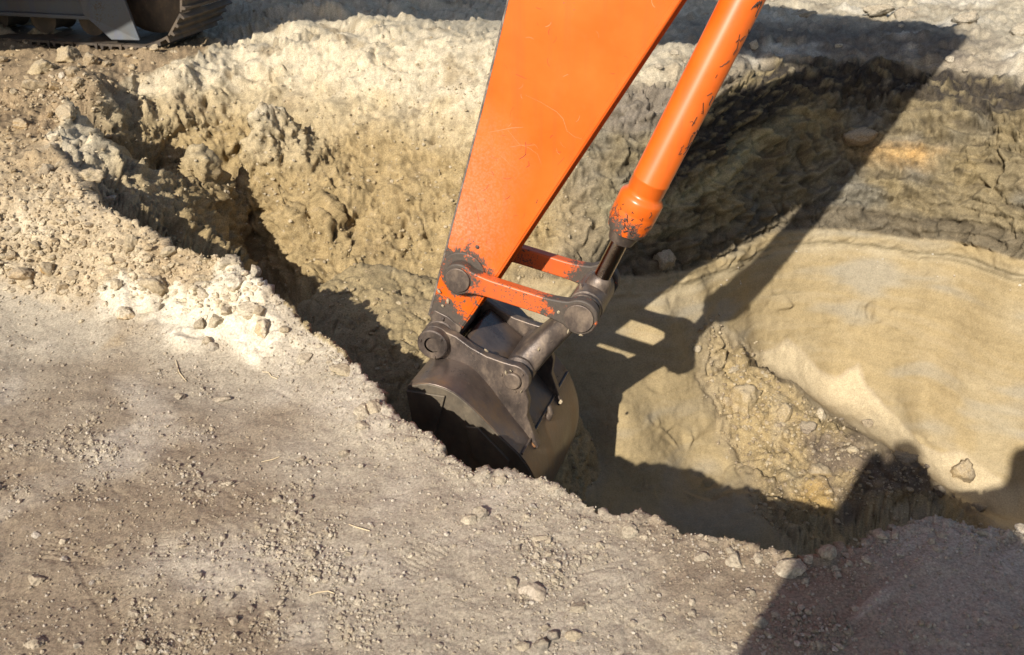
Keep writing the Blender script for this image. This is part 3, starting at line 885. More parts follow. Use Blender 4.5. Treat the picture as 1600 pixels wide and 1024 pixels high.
def tube_bm(pts, rad, segs=8, bm=None):
    bm = bm or bmesh.new()
    pts = [Vector(p) for p in pts]
    rings = []
    prev = None
    for i, p in enumerate(pts):
        t = (pts[min(i + 1, len(pts) - 1)] - pts[max(i - 1, 0)]).normalized()
        s = t.orthogonal().normalized() if prev is None else (prev - t * prev.dot(t)).normalized()
        prev = s
        u = t.cross(s)
        r = rad[i] if hasattr(rad, '__len__') else rad
        rings.append([bm.verts.new(p + (s * math.cos(k * 2 * math.pi / segs) + u * math.sin(k * 2 * math.pi / segs)) * r) for k in range(segs)])
    for A_, B_ in zip(rings[:-1], rings[1:]):
        for k in range(segs):
            bm.faces.new((A_[k], A_[(k + 1) % segs], B_[(k + 1) % segs], B_[k]))
    bm.faces.new(rings[0][::-1]); bm.faces.new(rings[-1])
    return bm

def box_bm(c, sx, sy, sz, ex, ey, bm=None):                    # centre, half sizes, horizontal axes
    bm = bm or bmesh.new()
    c = Vector(c); ex = Vector(ex); ey = Vector(ey); ez = Vector((0, 0, 1))
    v = [bm.verts.new(c + ex * (sx * i) + ey * (sy * j) + ez * (sz * k)) for i in (-1, 1) for j in (-1, 1) for k in (-1, 1)]
    for f in ((0, 1, 3, 2), (4, 6, 7, 5), (0, 4, 5, 1), (2, 3, 7, 6), (0, 2, 6, 4), (1, 5, 7, 3)):
        bm.faces.new([v[i] for i in f])
    return bm

# ------------------------------------------------------------------ the excavator
TT = R(14.0)
TX = np.array([math.cos(TT), -math.sin(TT), 0]); TN = np.array([math.sin(TT), math.cos(TT), 0])
TRACK_Z = .36
KF = pz(232, 84, TRACK_Z)                      # front near bottom corner of the track in view
EXC_C = KF + TN * .30 - TN * 1.15 - TX * 1.9
exc = bpy.data.objects.new('excavator', None)
exc.empty_display_size = .5
exc.location = Vector((EXC_C[0], EXC_C[1], TRACK_Z))
COL.objects.link(exc)
tag(exc, 'orange tracked excavator digging with its dark steel bucket in the pit', 'excavator')

S0, S1 = .05, .31                              # near and far face of the stick
SM = (S0 + S1) / 2
q_lp = ap(716, 437, 0); q_rp = np.array([0.0, PIN[2]])
q_k1 = ap(677, 537, -.02); q_k2 = ap(800, 596, -.01)
ORANGE = (.60, .092, .006)
p_lp, p_k1, p_rp, p_k2 = wp(q_lp, 0.03), wp(q_k1, .0), wp(q_rp, .02), wp(q_k2, .0)
M_STICK = paint_mat('orange_paint', ORANGE, [(p_lp, .05, .15), (wp(ap(690, 505, S0), S0), .06, .17)], wear=.7, dust_sheen=[(wp(ap(712, 345, S0), S0), .02, .24, .55), (wp(ap(745, 250, S0), S0), .02, .22, .28)], rough=.33)
M_LINK = paint_mat('worn_orange_paint', (.52, .088, .015), [(p_lp, .05, .13), (p_rp, .08, .19), (wp(q_lp, .33), .05, .13), (wp(q_rp, .33), .08, .16)], wear=2.1, rough=.45)
g_bot = ap(970, 370, SM); g_top = ap(1003, 287, SM); g_hi = ap(1160, 0, SM)
c_dir = (g_hi - q_rp) / np.linalg.norm(g_hi - q_rp)
sd_bot = (g_bot - q_rp) @ c_dir; sd_top = (g_top - q_rp) @ c_dir - .035; sd_bot += .008
M_CYL = paint_mat('cylinder_orange_paint', (.58, .094, .007), [(wp(q_rp + c_dir * (sd_bot + .01), SM), .05, .14)], wear=.75, rough=.32)
M_DARK = steel_mat('greasy_steel', (.055, .045, .040), (.115, .088, .072), (.24, .18, .13), .45, .30, .6, 16, .6)
M_BUCKET = steel_mat('bucket_steel', (.070, .055, .049), (.140, .107, .088), (.215, .140, .080), .5, .24, .50, 7.0, .45)
M_SIDE = steel_mat('caked_steel', (.075, .062, .048), (.125, .102, .075), (.20, .16, .11), .2, .5, .8, 8, .5)
M_ROD = steel_mat('rod_chrome', (.30, .26, .22), (.34, .29, .25), (.40, .35, .30), 1.0, .10, .16, 30, .05)
M_TRACK = steel_mat('track_steel', (.06, .05, .042), (.10, .078, .058), (.17, .125, .082), .35, .5, .8, 12, .5)
M_FRAME = paint_mat('grey_frame_paint', (.085, .080, .074), [], wear=1.6, rough=.6)
M_WELD = steel_mat('worn_edge', (.06, .05, .045), (.16, .13, .11), (.34, .28, .22), .4, .45, .7, 60, .5)

# ---- stick
stick = bpy.data.objects.new('stick', None)
L0, L1, L2, L3 = ap(795, 0, S0), ap(758, 155, S0), ap(712, 335, S0), ap(671, 494, S0)
B1, B2 = ap(676, 503, S0), ap(716, 523, S0)
R0_, R1_ = ap(741, 489, S0), ap(1066, 0, S0)
ldir = (L0 - L1) / np.linalg.norm(L0 - L1); rdir = (R1_ - R0_) / np.linalg.norm(R1_ - R0_)
LT = L0 + ldir * .5; RT = R1_ + rdir * .55 + np.array([.06, 0])
q_joint = np.array([.78, 2.56])
print('stick', L0, R1_, LT, RT, q_joint)
tip = q_joint + (ldir + rdir) * .18
spoly = [L0, L1, L2, L3, B1, B2, R0_, R1_, RT, q_joint + np.array([.14, -.05]), q_joint + np.array([.14, .16]), q_joint + np.array([-.1, .2]), q_joint - np.array([.2, .0]), LT]
def inset(poly, d):
    P = np.array(poly); n = len(P); out = []
    area = sum(P[k][0] * P[(k + 1) % n][1] - P[(k + 1) % n][0] * P[k][1] for k in range(n))
    sg = 1 if area > 0 else -1
    for k in range(n):
        e0 = P[k] - P[k - 1]; e1 = P[(k + 1) % n] - P[k]
        n0 = sg * np.array([-e0[1], e0[0]]) / np.linalg.norm(e0); n1 = sg * np.array([-e1[1], e1[0]]) / np.linalg.norm(e1)
        m = n0 + n1; m /= np.linalg.norm(m)
        out.append(P[k] + m * d / max(.4, m @ n0))
    return out
st = link_obj('stick', plate_bm(inset(spoly, .011), S0 + .012, S1 - .012), M_STICK, exc, .004)
for o0, o1 in ((S0, S0 + .012), (S1 - .012, S1)):
    pl = link_obj('side_plate', plate_bm(spoly, o0, o1), M_STICK, exc, .003, parent=st)
bead = tube_bm([wp(q + np.array([-.0035, 0]), S0 + .010) for q in (L0 + ldir * .1, L0, L1, L2, L3)], .0055)
link_obj('weld_seam', bead, M_WELD, exc, parent=st)
# doubler round the link pivot and the foot of the stick
dbl = [q_lp + .085 * np.array([math.cos(t), math.sin(t)]) for t in np.linspace(0, 2 * math.pi, 28, endpoint=False)]
link_obj('pivot_boss', plate_bm(dbl, S0 - .009, S0 + .001), M_STICK, exc, .004, parent=st)
foot = [ap(672, 492, S0), ap(676, 506, S0), ap(716, 526, S0), ap(722, 512, S0), ap(700, 494, S0), ap(680, 484, S0)]
link_obj('foot_collar', plate_bm(foot, S0 - .006, S0 + .001), M_DARK, exc, .003, parent=st)
link_obj('foot_tube', pin_bm(q_k1, S0 - .012, S1 + .012, .062), M_DARK, exc, parent=st)
bolt = pin_bm(ap(693, 497, S0), S0 - .016, S0 - .004, .008, segs=6)
link_obj('bolt_head', bolt, M_DARK, exc, parent=st)
bolt = pin_bm(ap(746, 386, S0), S0 - .006, S0 + .002, .008, segs=10)
link_obj('bolt_head', bolt, M_DARK, exc, parent=st)
# scratches on the near plate: thin bare lines
M_SCR, t_, b_ = new_mat('scratched_paint'); b_.inputs['Base Color'].default_value = (.50, .21, .10, 1); b_.inputs['Roughness'].default_value = .6
M_SCD, t_, b_ = new_mat('dark_scratch'); b_.inputs['Base Color'].default_value = (.028, .02, .016, 1); b_.inputs['Roughness'].default_value = .7
def scratch(pix, wid, mat, z=.0004):
    bm = bmesh.new()
    P = [ap(u, v, S0) for u, v in pix]
    vs_ = []
    for i, q in enumerate(P):
        t = P[min(i + 1, len(P) - 1)] - P[max(i - 1, 0)]; t = t / np.linalg.norm(t)
        nrm = np.array([-t[1], t[0]]); w_ = wid * .7 * (.35 + .65 * math.sin(math.pi * (i + .5) / len(P))) * random.uniform(.7, 1.3)
        vs_.append((bm.verts.new(wp(q + nrm * w_, S0 - z)), bm.verts.new(wp(q - nrm * w_, S0 - z))))
    for a_, b2 in zip(vs_[:-1], vs_[1:]):
        bm.faces.new((a_[0], a_[1], b2[1], b2[0]))
    link_obj('scratch', bm, mat, exc, parent=st)
for pix, wd, mt in [
    ([(762, 207), (780, 204), (800, 200), (818, 199)], .0011, M_SCR), ([(792, 202), (802, 214), (812, 226), (826, 231), (840, 241), (846, 257)], .0007, M_SCR),
    ([(820, 148), (845, 160), (870, 175), (880, 186), (886, 205), (898, 214), (915, 219)], .0007, M_SCR), ([(797, 230), (815, 227), (835, 227)], .0008, M_SCR),
    ([(821, 222), (822, 232), (821, 243)], .0012, M_SCD), ([(811, 249), (818, 245), (822, 241)], .0017, M_SCD), ([(822, 262), (827, 259), (826, 252)], .0013, M_SCD),
    ([(806, 116), (815, 120), (823, 124)], .0007, M_SCD), ([(802, 168), (798, 175), (797, 183)], .0005, M_SCD), ([(755, 383), (765, 388), (771, 394)], .0009, M_SCR),
    ([(871, 258), (878, 251), (882, 246)], .0006, M_SCD), ([(840, 312), (838, 318)], .0018, M_SCD), ([(760, 272), (772, 275)], .0007, M_SCR), ([(880, 120), (888, 116)], .0010, M_SCR),
    ([(742, 317), (748, 342), (749, 352)], .0006, M_SCD), ([(757, 312), (759, 318)], .0011, M_SCD), ([(778, 240), (790, 250), (799, 260)], .0006, M_SCR)]:
    scratch(pix, wd, mt)
rq = random.Random(9)
for k in range(46):
    v_ = rq.uniform(8, 470); f0 = v_ / 490
    u_ = rq.uniform(795 - 105 * f0 + 14, 1060 - 320 * f0 - 18)
    an = rq.uniform(0, 6.28); Ls = rq.uniform(2, 14)
    scratch([(u_ + math.cos(an + .2 * j) * Ls * j / 3, v_ + math.sin(an + .2 * j) * Ls * j / 3) for j in range(4)], rq.uniform(.0004, .0011), M_SCD if rq.random() < .55 else M_SCR)

# folded edge along the right side of the near plate
e0, e1 = B2 + rdir * .02, R1_ + rdir * .3
nr_ = np.array([-rdir[1], rdir[0]])
link_obj('edge_strip', plate_bm([e0 + nr_ * .003, e1 + nr_ * .003, e1 + nr_ * .019, e0 + nr_ * .015], S0 - .0035, S0 + .001), M_STICK, exc, .003, parent=st)

# ---- the pair of links
def dogbone(qa, qb, ra, rb, h, n=26, sag=0.0):
    d = qb - qa; Ln = np.linalg.norm(d); t = d / Ln; nr = np.array([-t[1], t[0]])
    xs = np.linspace(-ra, Ln + rb, 60)
    def half(x):
        ca = math.sqrt(max(0, ra * ra - x * x)) if abs(x) <= ra else 0
        cb = math.sqrt(max(0, rb * rb - (x - Ln) ** 2)) if abs(x - Ln) <= rb else 0
        bar = 0
        if 0 <= x <= Ln:
            s_ = x / Ln
            fl = max(0, 1 - s_ / .30) ** 2 * (ra - h) + max(0, 1 - (1 - s_) / .34) ** 2 * (rb - h)
            bar = h + fl * .82
        return max(ca, cb, bar)
    up = [qa + t * x + nr * half(x) for x in xs]; lo = [qa + t * x - nr * half(x) for x in xs[1:-1]]
    return up + lo[::-1]
for o0, o1 in ((0.0, .042), (.318, .36)):
    pol = dogbone(q_lp, q_rp, .058, .066, .034)
    lk = link_obj('link_bar', plate_bm(pol, o0, o1), M_LINK, exc, .005)
    sgn = -1 if o0 == 0 else 1
    out = o0 if sgn < 0 else o1
    for q, r in ((q_lp, .045), (q_rp, .052)):
        a0, a1 = sorted((out, out + sgn * .010))
        rb_ = lathe_bm(wp(q, a0), AN, [(0, r * .72), (0, r), (a1 - a0, r), (a1 - a0, r * .72)], 36)
        link_obj('eye_ring', rb_, M_DARK, exc, .002, parent=lk)
        a0, a1 = sorted((out - sgn * .01, out + sgn * .007))
        link_obj('pin_head', pin_bm(q, a0, a1, r * .70), M_DARK, exc, parent=lk)
link_obj('pivot_pin', pin_bm(q_lp, .0, .36, .034), M_DARK, exc)

# ---- bucket cylinder
cyl_p = wp(q_rp, SM); c_ax = wp(q_rp + c_dir, SM) - cyl_p
br = .0630
prof = [(sd_bot + .000, .030), (sd_bot, .050), (sd_bot + .022, .056), (sd_bot + .024, .066), (sd_bot + .060, 0.0763), (sd_bot + .064, 0.0753), (sd_bot + .068, 0.0763), (sd_bot + .105, 0.0773), (sd_bot + .108, 0.0763), (sd_bot + .112, 0.0773),
        (sd_top - .012, 0.0773), (sd_top - .004, .0745), (sd_top + .004, .066), (sd_top + .010, br - .0015), (sd_top + .020, br - .0015), (sd_top + .024, br), (sd_top + .06, br), (sd_top + .062, br + .0012), (sd_top + .066, br + .0012), (sd_top + .068, br), (2.66, br), (2.72, br * .8)]
cb_ = link_obj('cylinder_barrel', lathe_bm(cyl_p, c_ax, prof, 64), M_CYL, exc)
link_obj('wiper_cap', lathe_bm(cyl_p, c_ax, [(sd_bot - .020, .031), (sd_bot - .020, .045), (sd_bot - .004, .049), (sd_bot + .018, .0575), (sd_bot + .02, .05)], 48), M_DARK, exc, parent=cb_)
cr_ = link_obj('cylinder_rod', lathe_bm(cyl_p, c_ax, [(.03, .030), (sd_bot + .01, .030)], 48), M_ROD, exc)
link_obj('rod_collar', lathe_bm(cyl_p, c_ax, [(.035, .047), (.075, .042), (.092, .033), (.094, .0305)], 40), M_DARK, exc, parent=cr_)
eye = lathe_bm(wp(q_rp, .062), AN, [(0, .05), (.002, .058), (.012, .060), (.014, .056), (.020, .056), (.022, .0625), (.206, .0625), (.208, .056), (.214, .056), (.216, .060), (.226, .058), (.228, .05)], 44)
link_obj('rod_eye', eye, M_DARK, exc, parent=cr_)
for oo in (.047, .292):
    link_obj('spacer_ring', pin_bm(q_rp, oo, oo + .017, .053), M_DARK, exc, parent=cr_)
nip = lathe_bm(wp(q_rp + np.array([-.028, .052]), .12), (0, 0, 1), [(0, .007), (.012, .007), (.014, .004), (.022, .004)], 10)
link_obj('grease_nipple', nip, M_DARK, exc, parent=cr_)
# pencil-thin dark scrapes round the barrel
def barrel_scrape(pts, wid, br=br):
    bm = bmesh.new(); ax_ = Vector(c_ax).normalized(); s_ = Vector(AN) * -1; s_ = (s_ - ax_ * s_.dot(ax_)).normalized(); u_ = ax_.cross(s_)
    P = []
    for dist_, ang in pts:
        a_ = R(ang)
        P.append(cyl_p + ax_ * dist_ + (s_ * math.cos(a_) + u_ * math.sin(a_)) * (br + .0012))
    tube_bm(P, wid, 5, bm)
    link_obj('scrape', bm, M_SCD, exc, parent=cb_)
rs = random.Random(5)
for k in range(22):
    d0 = sd_top + .09 + rs.random() * .75; an = rs.uniform(18, 66)
    pts = [(d0, an)]
    for j in range(rs.randint(2, 6)):
        d0 += rs.uniform(-.012, .022); an += rs.uniform(-9, 9); pts.append((d0, an))
    barrel_scrape(pts, rs.uniform(.0008, .0018))

for k in range(16):
    d0 = rs.uniform(sd_bot + .045, sd_top - .02); an = rs.uniform(-35, 70)
    pts = [(d0, an)]
    for j in range(rs.randint(2, 5)):
        d0 = min(max(d0 + rs.uniform(-.012, .014), sd_bot + .04), sd_top - .014); an += rs.uniform(-9, 9); pts.append((d0, an))
    barrel_scrape(pts, rs.uniform(.0007, .0016), .0768)

# ---- bucket link (single casting between the ears)
lb = bmesh.new()
dv = q_k2 - q_rp; Ld = np.linalg.norm(dv); tv = dv / Ld; nv = np.array([-tv[1], tv[0]])
secs = [(.00, .050, .105), (.055, .046, .105), (.11, .043, .075), (.5, .045, .066), (.75, .050, .085), (.92, .056, .118), (1.0, .056, .118)]
rings = []
for f_, hw, hn in secs:
    c_ = q_rp + dv * f_
    ring = []
    for k in range(20):
        a_ = 2 * math.pi * k / 20
        ce, se = math.cos(a_), math.sin(a_)
        ex_ = abs(ce) ** .55 * (1 if ce > 0 else -1); ey_ = abs(se) ** .55 * (1 if se > 0 else -1)
        ring.append(lb.verts.new(wp(c_ + nv * hw * ex_, SM + hn * ey_)))
    rings.append(ring)
for A_, B_ in zip(rings[:-1], rings[1:]):
    for k in range(20):
        lb.faces.new((A_[k], A_[(k + 1) % 20], B_[(k + 1) % 20], B_[k]))
lb.faces.new(rings[0][::-1]); lb.faces.new(rings[-1])
bl = link_obj('bucket_link', lb, M_DARK, exc)
link_obj('link_eye', pin_bm(q_k2, SM - .125, SM + .125, .058, ch=.01), M_DARK, exc, parent=bl)

# ---- bucket
bk = [ap(u, v, 0) for u, v in [(666, 567), (683, 561), (705, 561), (735, 573), (762, 600), (800, 650), (832, 692), (848, 735)]]
last = bk[-1]
bk += [last + np.array(q) for q in [(.004, -.10), (-.015, -.20), (-.06, -.29), (-.13, -.36), (-.22, -.40), (-.34, -.42), (-.46, -.43)]]
B0, B1o = -.19, .55
def thick(prof2, t):
    P = np.array(prof2); out = []
    for k in range(len(P)):
        e = P[min(k + 1, len(P) - 1)] - P[max(k - 1, 0)]; e = e / np.linalg.norm(e)
        out.append(P[k] + np.array([-e[1], e[0]]) * -t)
    return out
def resample(P, n):
    P = np.array(P); d = np.concatenate([[0], np.cumsum(np.linalg.norm(np.diff(P, axis=0), axis=1))])
    # Catmull-Rom through the points
    out = []
    for s_ in np.linspace(0, d[-1], n):
        k = min(int(np.searchsorted(d, s_, 'right')) - 1, len(P) - 2)
        u = (s_ - d[k]) / (d[k + 1] - d[k])
        p0, p1, p2, p3 = P[max(k - 1, 0)], P[k], P[k + 1], P[min(k + 2, len(P) - 1)]
        out.append(.5 * (2 * p1 + (p2 - p0) * u + (2 * p0 - 5 * p1 + 4 * p2 - p3) * u * u + (3 * p1 - p0 - 3 * p2 + p3) * u ** 3))
    return out
outer = resample(bk, 46)
inner_ = thick(outer, .016)
TAP, ZR = .26, bk[2][1]
shell = link_obj('bucket', plate_bm(outer + inner_[::-1], B0, B1o, None, TAP, ZR), M_BUCKET, exc, .003)
side_poly = thick(outer, .004)
side_poly = side_poly + [outer[-1] + np.array([.0, .05])]
for o0, o1 in ((B0 - .004, B0 + .016), (B1o - .016, B1o + .004)):
    link_obj('side_plate', plate_bm(side_poly, o0, o1, None, TAP, ZR), M_SIDE, exc, .003, parent=shell)
# wear plates on the near side: a bent strip along the front edge and a lower wedge
fr = side_poly[0]; frb = side_poly[-1]
def lerp(a_, b2, f_): return a_ + (b2 - a_) * f_
w1 = [lerp(fr, frb, .02), side_poly[4], lerp(side_poly[4], lerp(fr, frb, .5), .55), lerp(fr, frb, .62), lerp(fr, frb, .55)]
link_obj('cheek_plate', plate_bm([lerp(fr, frb, .01), lerp(fr, side_poly[7], .75), lerp(side_poly[7], lerp(fr, frb, .5), .62), lerp(fr, frb, .60)], B0 - .016, B0 - .003, None, TAP, ZR), M_SIDE, exc, .003, parent=shell)
link_obj('cheek_plate', plate_bm([lerp(side_poly[14], fr, .25), lerp(side_poly[20], fr, .18), lerp(side_poly[28], fr, .25), lerp(side_poly[28], fr, .5), lerp(side_poly[18], fr, .5)], B0 - .013, B0 - .003, None, TAP, ZR), M_SIDE, exc, .003, parent=shell)
# weld seam across the back
k_s = 17
bm = tube_bm([wp(outer[k_s] + np.array([.002, .002]), o_) for o_ in np.linspace(B0 + .01 + TAP * (ZR - outer[k_s][1]), B1o - .01 - .2 * TAP * (ZR - outer[k_s][1]), 12)], .005, 6)
link_obj('weld_seam', bm, M_BUCKET, exc, parent=shell)
# ears
def arc(c, r, a0, a1, n):
    return [c + r * np.array([math.cos(R(a)), math.sin(R(a))]) for a in np.linspace(a0, a1, n)]
ear_top = [ap(u, v, 0) for u, v in [(712, 526), (735, 543), (760, 557), (785, 566)]]
ear_rib = [ap(u, v, 0) for u, v in [(826, 628), (823, 650), (832, 675), (842, 700), (835, 704), (800, 660), (762, 606), (735, 580), (705, 569), (685, 569)]]
ear = arc(q_k1, .060, 200, 45, 14) + ear_top + arc(q_k2, .062, 95, -40, 12) + ear_rib
for o0, o1 in ((.0, .034), (.326, .36)):
    e_ = link_obj('ear_plate', plate_bm(ear, o0, o1), M_DARK, exc, .004, parent=shell)
ring = lathe_bm(wp(q_k1, -.034), AN, [(0, .030), (0, .054), (.004, .058), (.036, .058)], 40, closed=False)
link_obj('pin_collar', ring, M_DARK, exc, parent=shell)
link_obj('bucket_pin', pin_bm(q_k1, -.020, .38, .036), M_DARK, exc, parent=shell)
link_obj('bucket_pin', pin_bm(q_k2, -.016, .376, .033), M_DARK, exc, parent=shell)
ring = lathe_bm(wp(q_k1, .36), AN, [(0, .058), (.03, .058), (.034, .052), (.034, .03)], 40, closed=False)
link_obj('pin_collar', ring, M_DARK, exc, parent=shell)
M_RUST = steel_mat('rusty_weld', (.13, .055, .025), (.24, .11, .045), (.34, .19, .08), .15, .5, .8, 30, .5)
for o_ in (-.003, .363):
    wl = [ap(u, v, 0) for u, v in [(684, 566), (697, 563), (716, 567), (737, 578), (750, 591), (764, 607), (782, 630), (801, 655), (820, 680), (836, 698)]]
    link_obj('weld_bead', tube_bm([wp(q, o_) for q in wl], [.005 + .003 * rs.random() for _ in wl], 7), M_RUST, exc, parent=shell)
for q, r in ((q_k1, .047), (q_k2, .046)):
    for an in (40, 160, 280):
        link_obj('bolt_head', pin_bm(q + r * np.array([math.cos(R(an)), math.sin(R(an))]), -.040 if r > .0465 else -.006, -.030 if r > .0465 else .002, .0065, segs=6, ch=.001), M_DARK, exc, parent=shell)
# closed top between the ears
tb = [ap(u, v, 0) for u, v in [(700, 556), (720, 540), (745, 560), (775, 585), (800, 628), (790, 640), (760, 606), (735, 578)]]
link_obj('torque_tube', plate_bm(tb, .034, .326), M_BUCKET, exc, .012, parent=shell)
# lifting hook on the back
hb = ap(838, 640, .22)
hk = [hb + np.array(q) for q in [(-.03, -.012), (.0, -.018), (.03, -.020), (.055, -.012), (.064, .012), (.058, .040)]]
link_obj('lifting_hook', tube_bm([wp(q, .20) for q in hk], [.022, .021, .019, .017, .014, .008], 10), M_DARK, exc, parent=shell)
link_obj('hook_base', plate_bm([hb + np.array(q) for q in [(-.06, .03), (-.01, .04), (.005, -.03), (-.05, -.05)]], .165, .235), M_DARK, exc, .006, parent=shell)
# cutting edge and teeth
le = outer[-1]
link_obj('cutting_edge', plate_bm([le + np.array(q) for q in [(.06, -.004), (.06, .022), (-.06, .022), (-.10, .006), (-.06, -.006)]], B0 - .006, B1o + .006, None, TAP, ZR), M_BUCKET, exc, .002, parent=shell)
for k in range(4):
    o_ = B0 + .21 + k * (B1o - B0 - .50) / 3
    link_obj('tooth', plate_bm([le + np.array(q) for q in [(.02, .034), (-.08, .034), (-.20, .008), (-.08, -.016), (.02, -.016)]], o_, o_ + .08), M_BUCKET, exc, .006, parent=shell)

# dried mud stuck to the bucket and its linkage
M_MUD = soil_mat('dried_mud', (.40, .32, .21), False, .9)
def mud(u, v, off, s_, k):
    me = rock_mesh('mud_lump', 800 + k, 3, 4, 1.5, .45); me.materials.append(M_MUD)
    o = bpy.data.objects.new('mud_lump', me); COL.objects.link(o)
    o.parent = shell; o.matrix_parent_inverse = Matrix.Identity(4)
    o.location = wp(ap(u, v, off), off); o.scale = (s_ * 1.3, s_, s_); o.rotation_euler = (R(60), rs.uniform(-1, 1), rs.uniform(0, 6))
for k, (u, v, off, s_) in enumerate([(866, 476, .03, .010), (872, 488, .0, .007), (888, 517, -.004, .008), (908, 524, -.004, .007), (792, 583, -.006, .010), (798, 580, -.008, .006), (842, 545, .10, .010), (830, 556, .10, .008),
                                     (700, 470, .045, .009), (686, 455, .046, .011), (692, 478, .046, .006), (760, 548, .02, .007), (815, 612, -.004, .006), (690, 600, -.10, .012), (706, 590, -.08, .009), (672, 602, -.14, .010), (724, 604, -.10, .007), (876, 628, .2, .007)]):
    mud(u, v, off, s_, k)

# ---- boom, above the picture; its shadow lies across the far ground
M_BODY = paint_mat('body_orange_paint', ORANGE, [], wear=.3)
foot_q = np.array([AX @ (np.array([EXC_C[0], EXC_C[1], 0]) + TX * .5 - PIN), 1.75])
knee = np.array([foot_q[0] * .48 + q_joint[0] * .52 - .35, 4.05])
knee = np.array([-1.6, 3.1])
boom = [foot_q + np.array([-.15, -.1]), foot_q + np.array([.12, -.16]), np.array([-2.73, 2.42]), np.array([-1.7, 2.58]), np.array([-.53, 2.27]), np.array([.6, 2.36]), np.array([.88, 2.44]), np.array([1.02, 2.60]), np.array([.99, 2.78]), np.array([.7, 2.92]), np.array([-.25, 3.12]), np.array([-1.5, 3.36]), np.array([-2.7, 3.15]), foot_q + np.array([-.22, .1])]
bo = link_obj('boom', plate_bm(boom, .0, .36), M_BODY, exc, .01)
a0_ = knee + np.array([.1, .35]); a1_ = tip + np.array([-.02, .06])
link_obj('stick_cylinder', lathe_bm(wp(a0_, SM), wp(a1_, SM) - wp(a0_, SM), [(0, .07), (np.linalg.norm(a1_ - a0_) * .6, .07), (np.linalg.norm(a1_ - a0_) * .6, .04), (np.linalg.norm(a1_ - a0_), .04)], 24), M_BODY, exc)
# ---- upper body
BC = EXC_C - TX * .35
up_ = lambda c_, z: Vector((c_[0], c_[1], z))
link_obj('swing_bearing', lathe_bm(up_(EXC_C, TRACK_Z + .72), (0, 0, 1), [(0, .55), (.22, .55)], 40), M_FRAME, exc)
ub = link_obj('upper_deck', box_bm(up_(BC - TX * .3, TRACK_Z + 1.02), 1.35, 1.15, .09, TX, TN), M_FRAME, exc, .03)
link_obj('engine_cover', box_bm(up_(BC - TX * 1.0, TRACK_Z + 1.58), .75, 1.12, .46, TX, TN), M_BODY, exc, .08, parent=None)
cabn = link_obj('cab', box_bm(up_(BC + TX * .35 + TN * .70, TRACK_Z + 1.95), .62, .42, .84, TX, TN), M_BODY, exc, .08)
M_GLASS, t_, b_ = new_mat('cab_glass'); b_.inputs['Base Color'].default_value = (.03, .04, .045, 1); b_.inputs['Roughness'].default_value = .05
link_obj('cab_window', box_bm(up_(BC + TX * .35 + TN * .275, TRACK_Z + 2.25), .50, .004, .42, TX, TN), M_GLASS, exc, parent=cabn)
link_obj('cab_window', box_bm(up_(BC + TX * .974 + TN * .70, TRACK_Z + 2.15), .004, .34, .52, TX, TN), M_GLASS, exc, parent=cabn)
link_obj('car_body', box_bm(up_(EXC_C, TRACK_Z + .52), .75, .95, .16, TX, TN), M_FRAME, exc, .05)
# ---- tracks
TLEN, TRAD, TWID = 3.0, .36, .60
pitch = .172
per = 2 * TLEN + 2 * math.pi * TRAD
ns = int(per / pitch)
def shoe_mesh():
    bm = bmesh.new()
    prof_ = [(-.083, 0), (-.083, .012), (-.078, .040), (-.068, .040), (-.062, .014), (-.016, .014), (-.010, .032), (.004, .032), (.010, .014), (.046, .014), (.052, .036), (.064, .036), (.070, .012), (.083, .010), (.083, 0)]
    a_ = [bm.verts.new((x, -TWID / 2, z)) for x, z in prof_]; b2 = [bm.verts.new((x, TWID / 2, z)) for x, z in prof_]
    bm.faces.new(a_); bm.faces.new(b2[::-1])
    for k in range(len(prof_)):
        bm.faces.new((a_[k], b2[k], b2[(k + 1) % len(prof_)], a_[(k + 1) % len(prof_)]))
    bmesh.ops.recalc_face_normals(bm, faces=bm.faces)
    me = bpy.data.meshes.new('track_shoe'); bm.to_mesh(me); bm.free(); me.materials.append(M_TRACK)
    return me
SHOE = shoe_mesh()
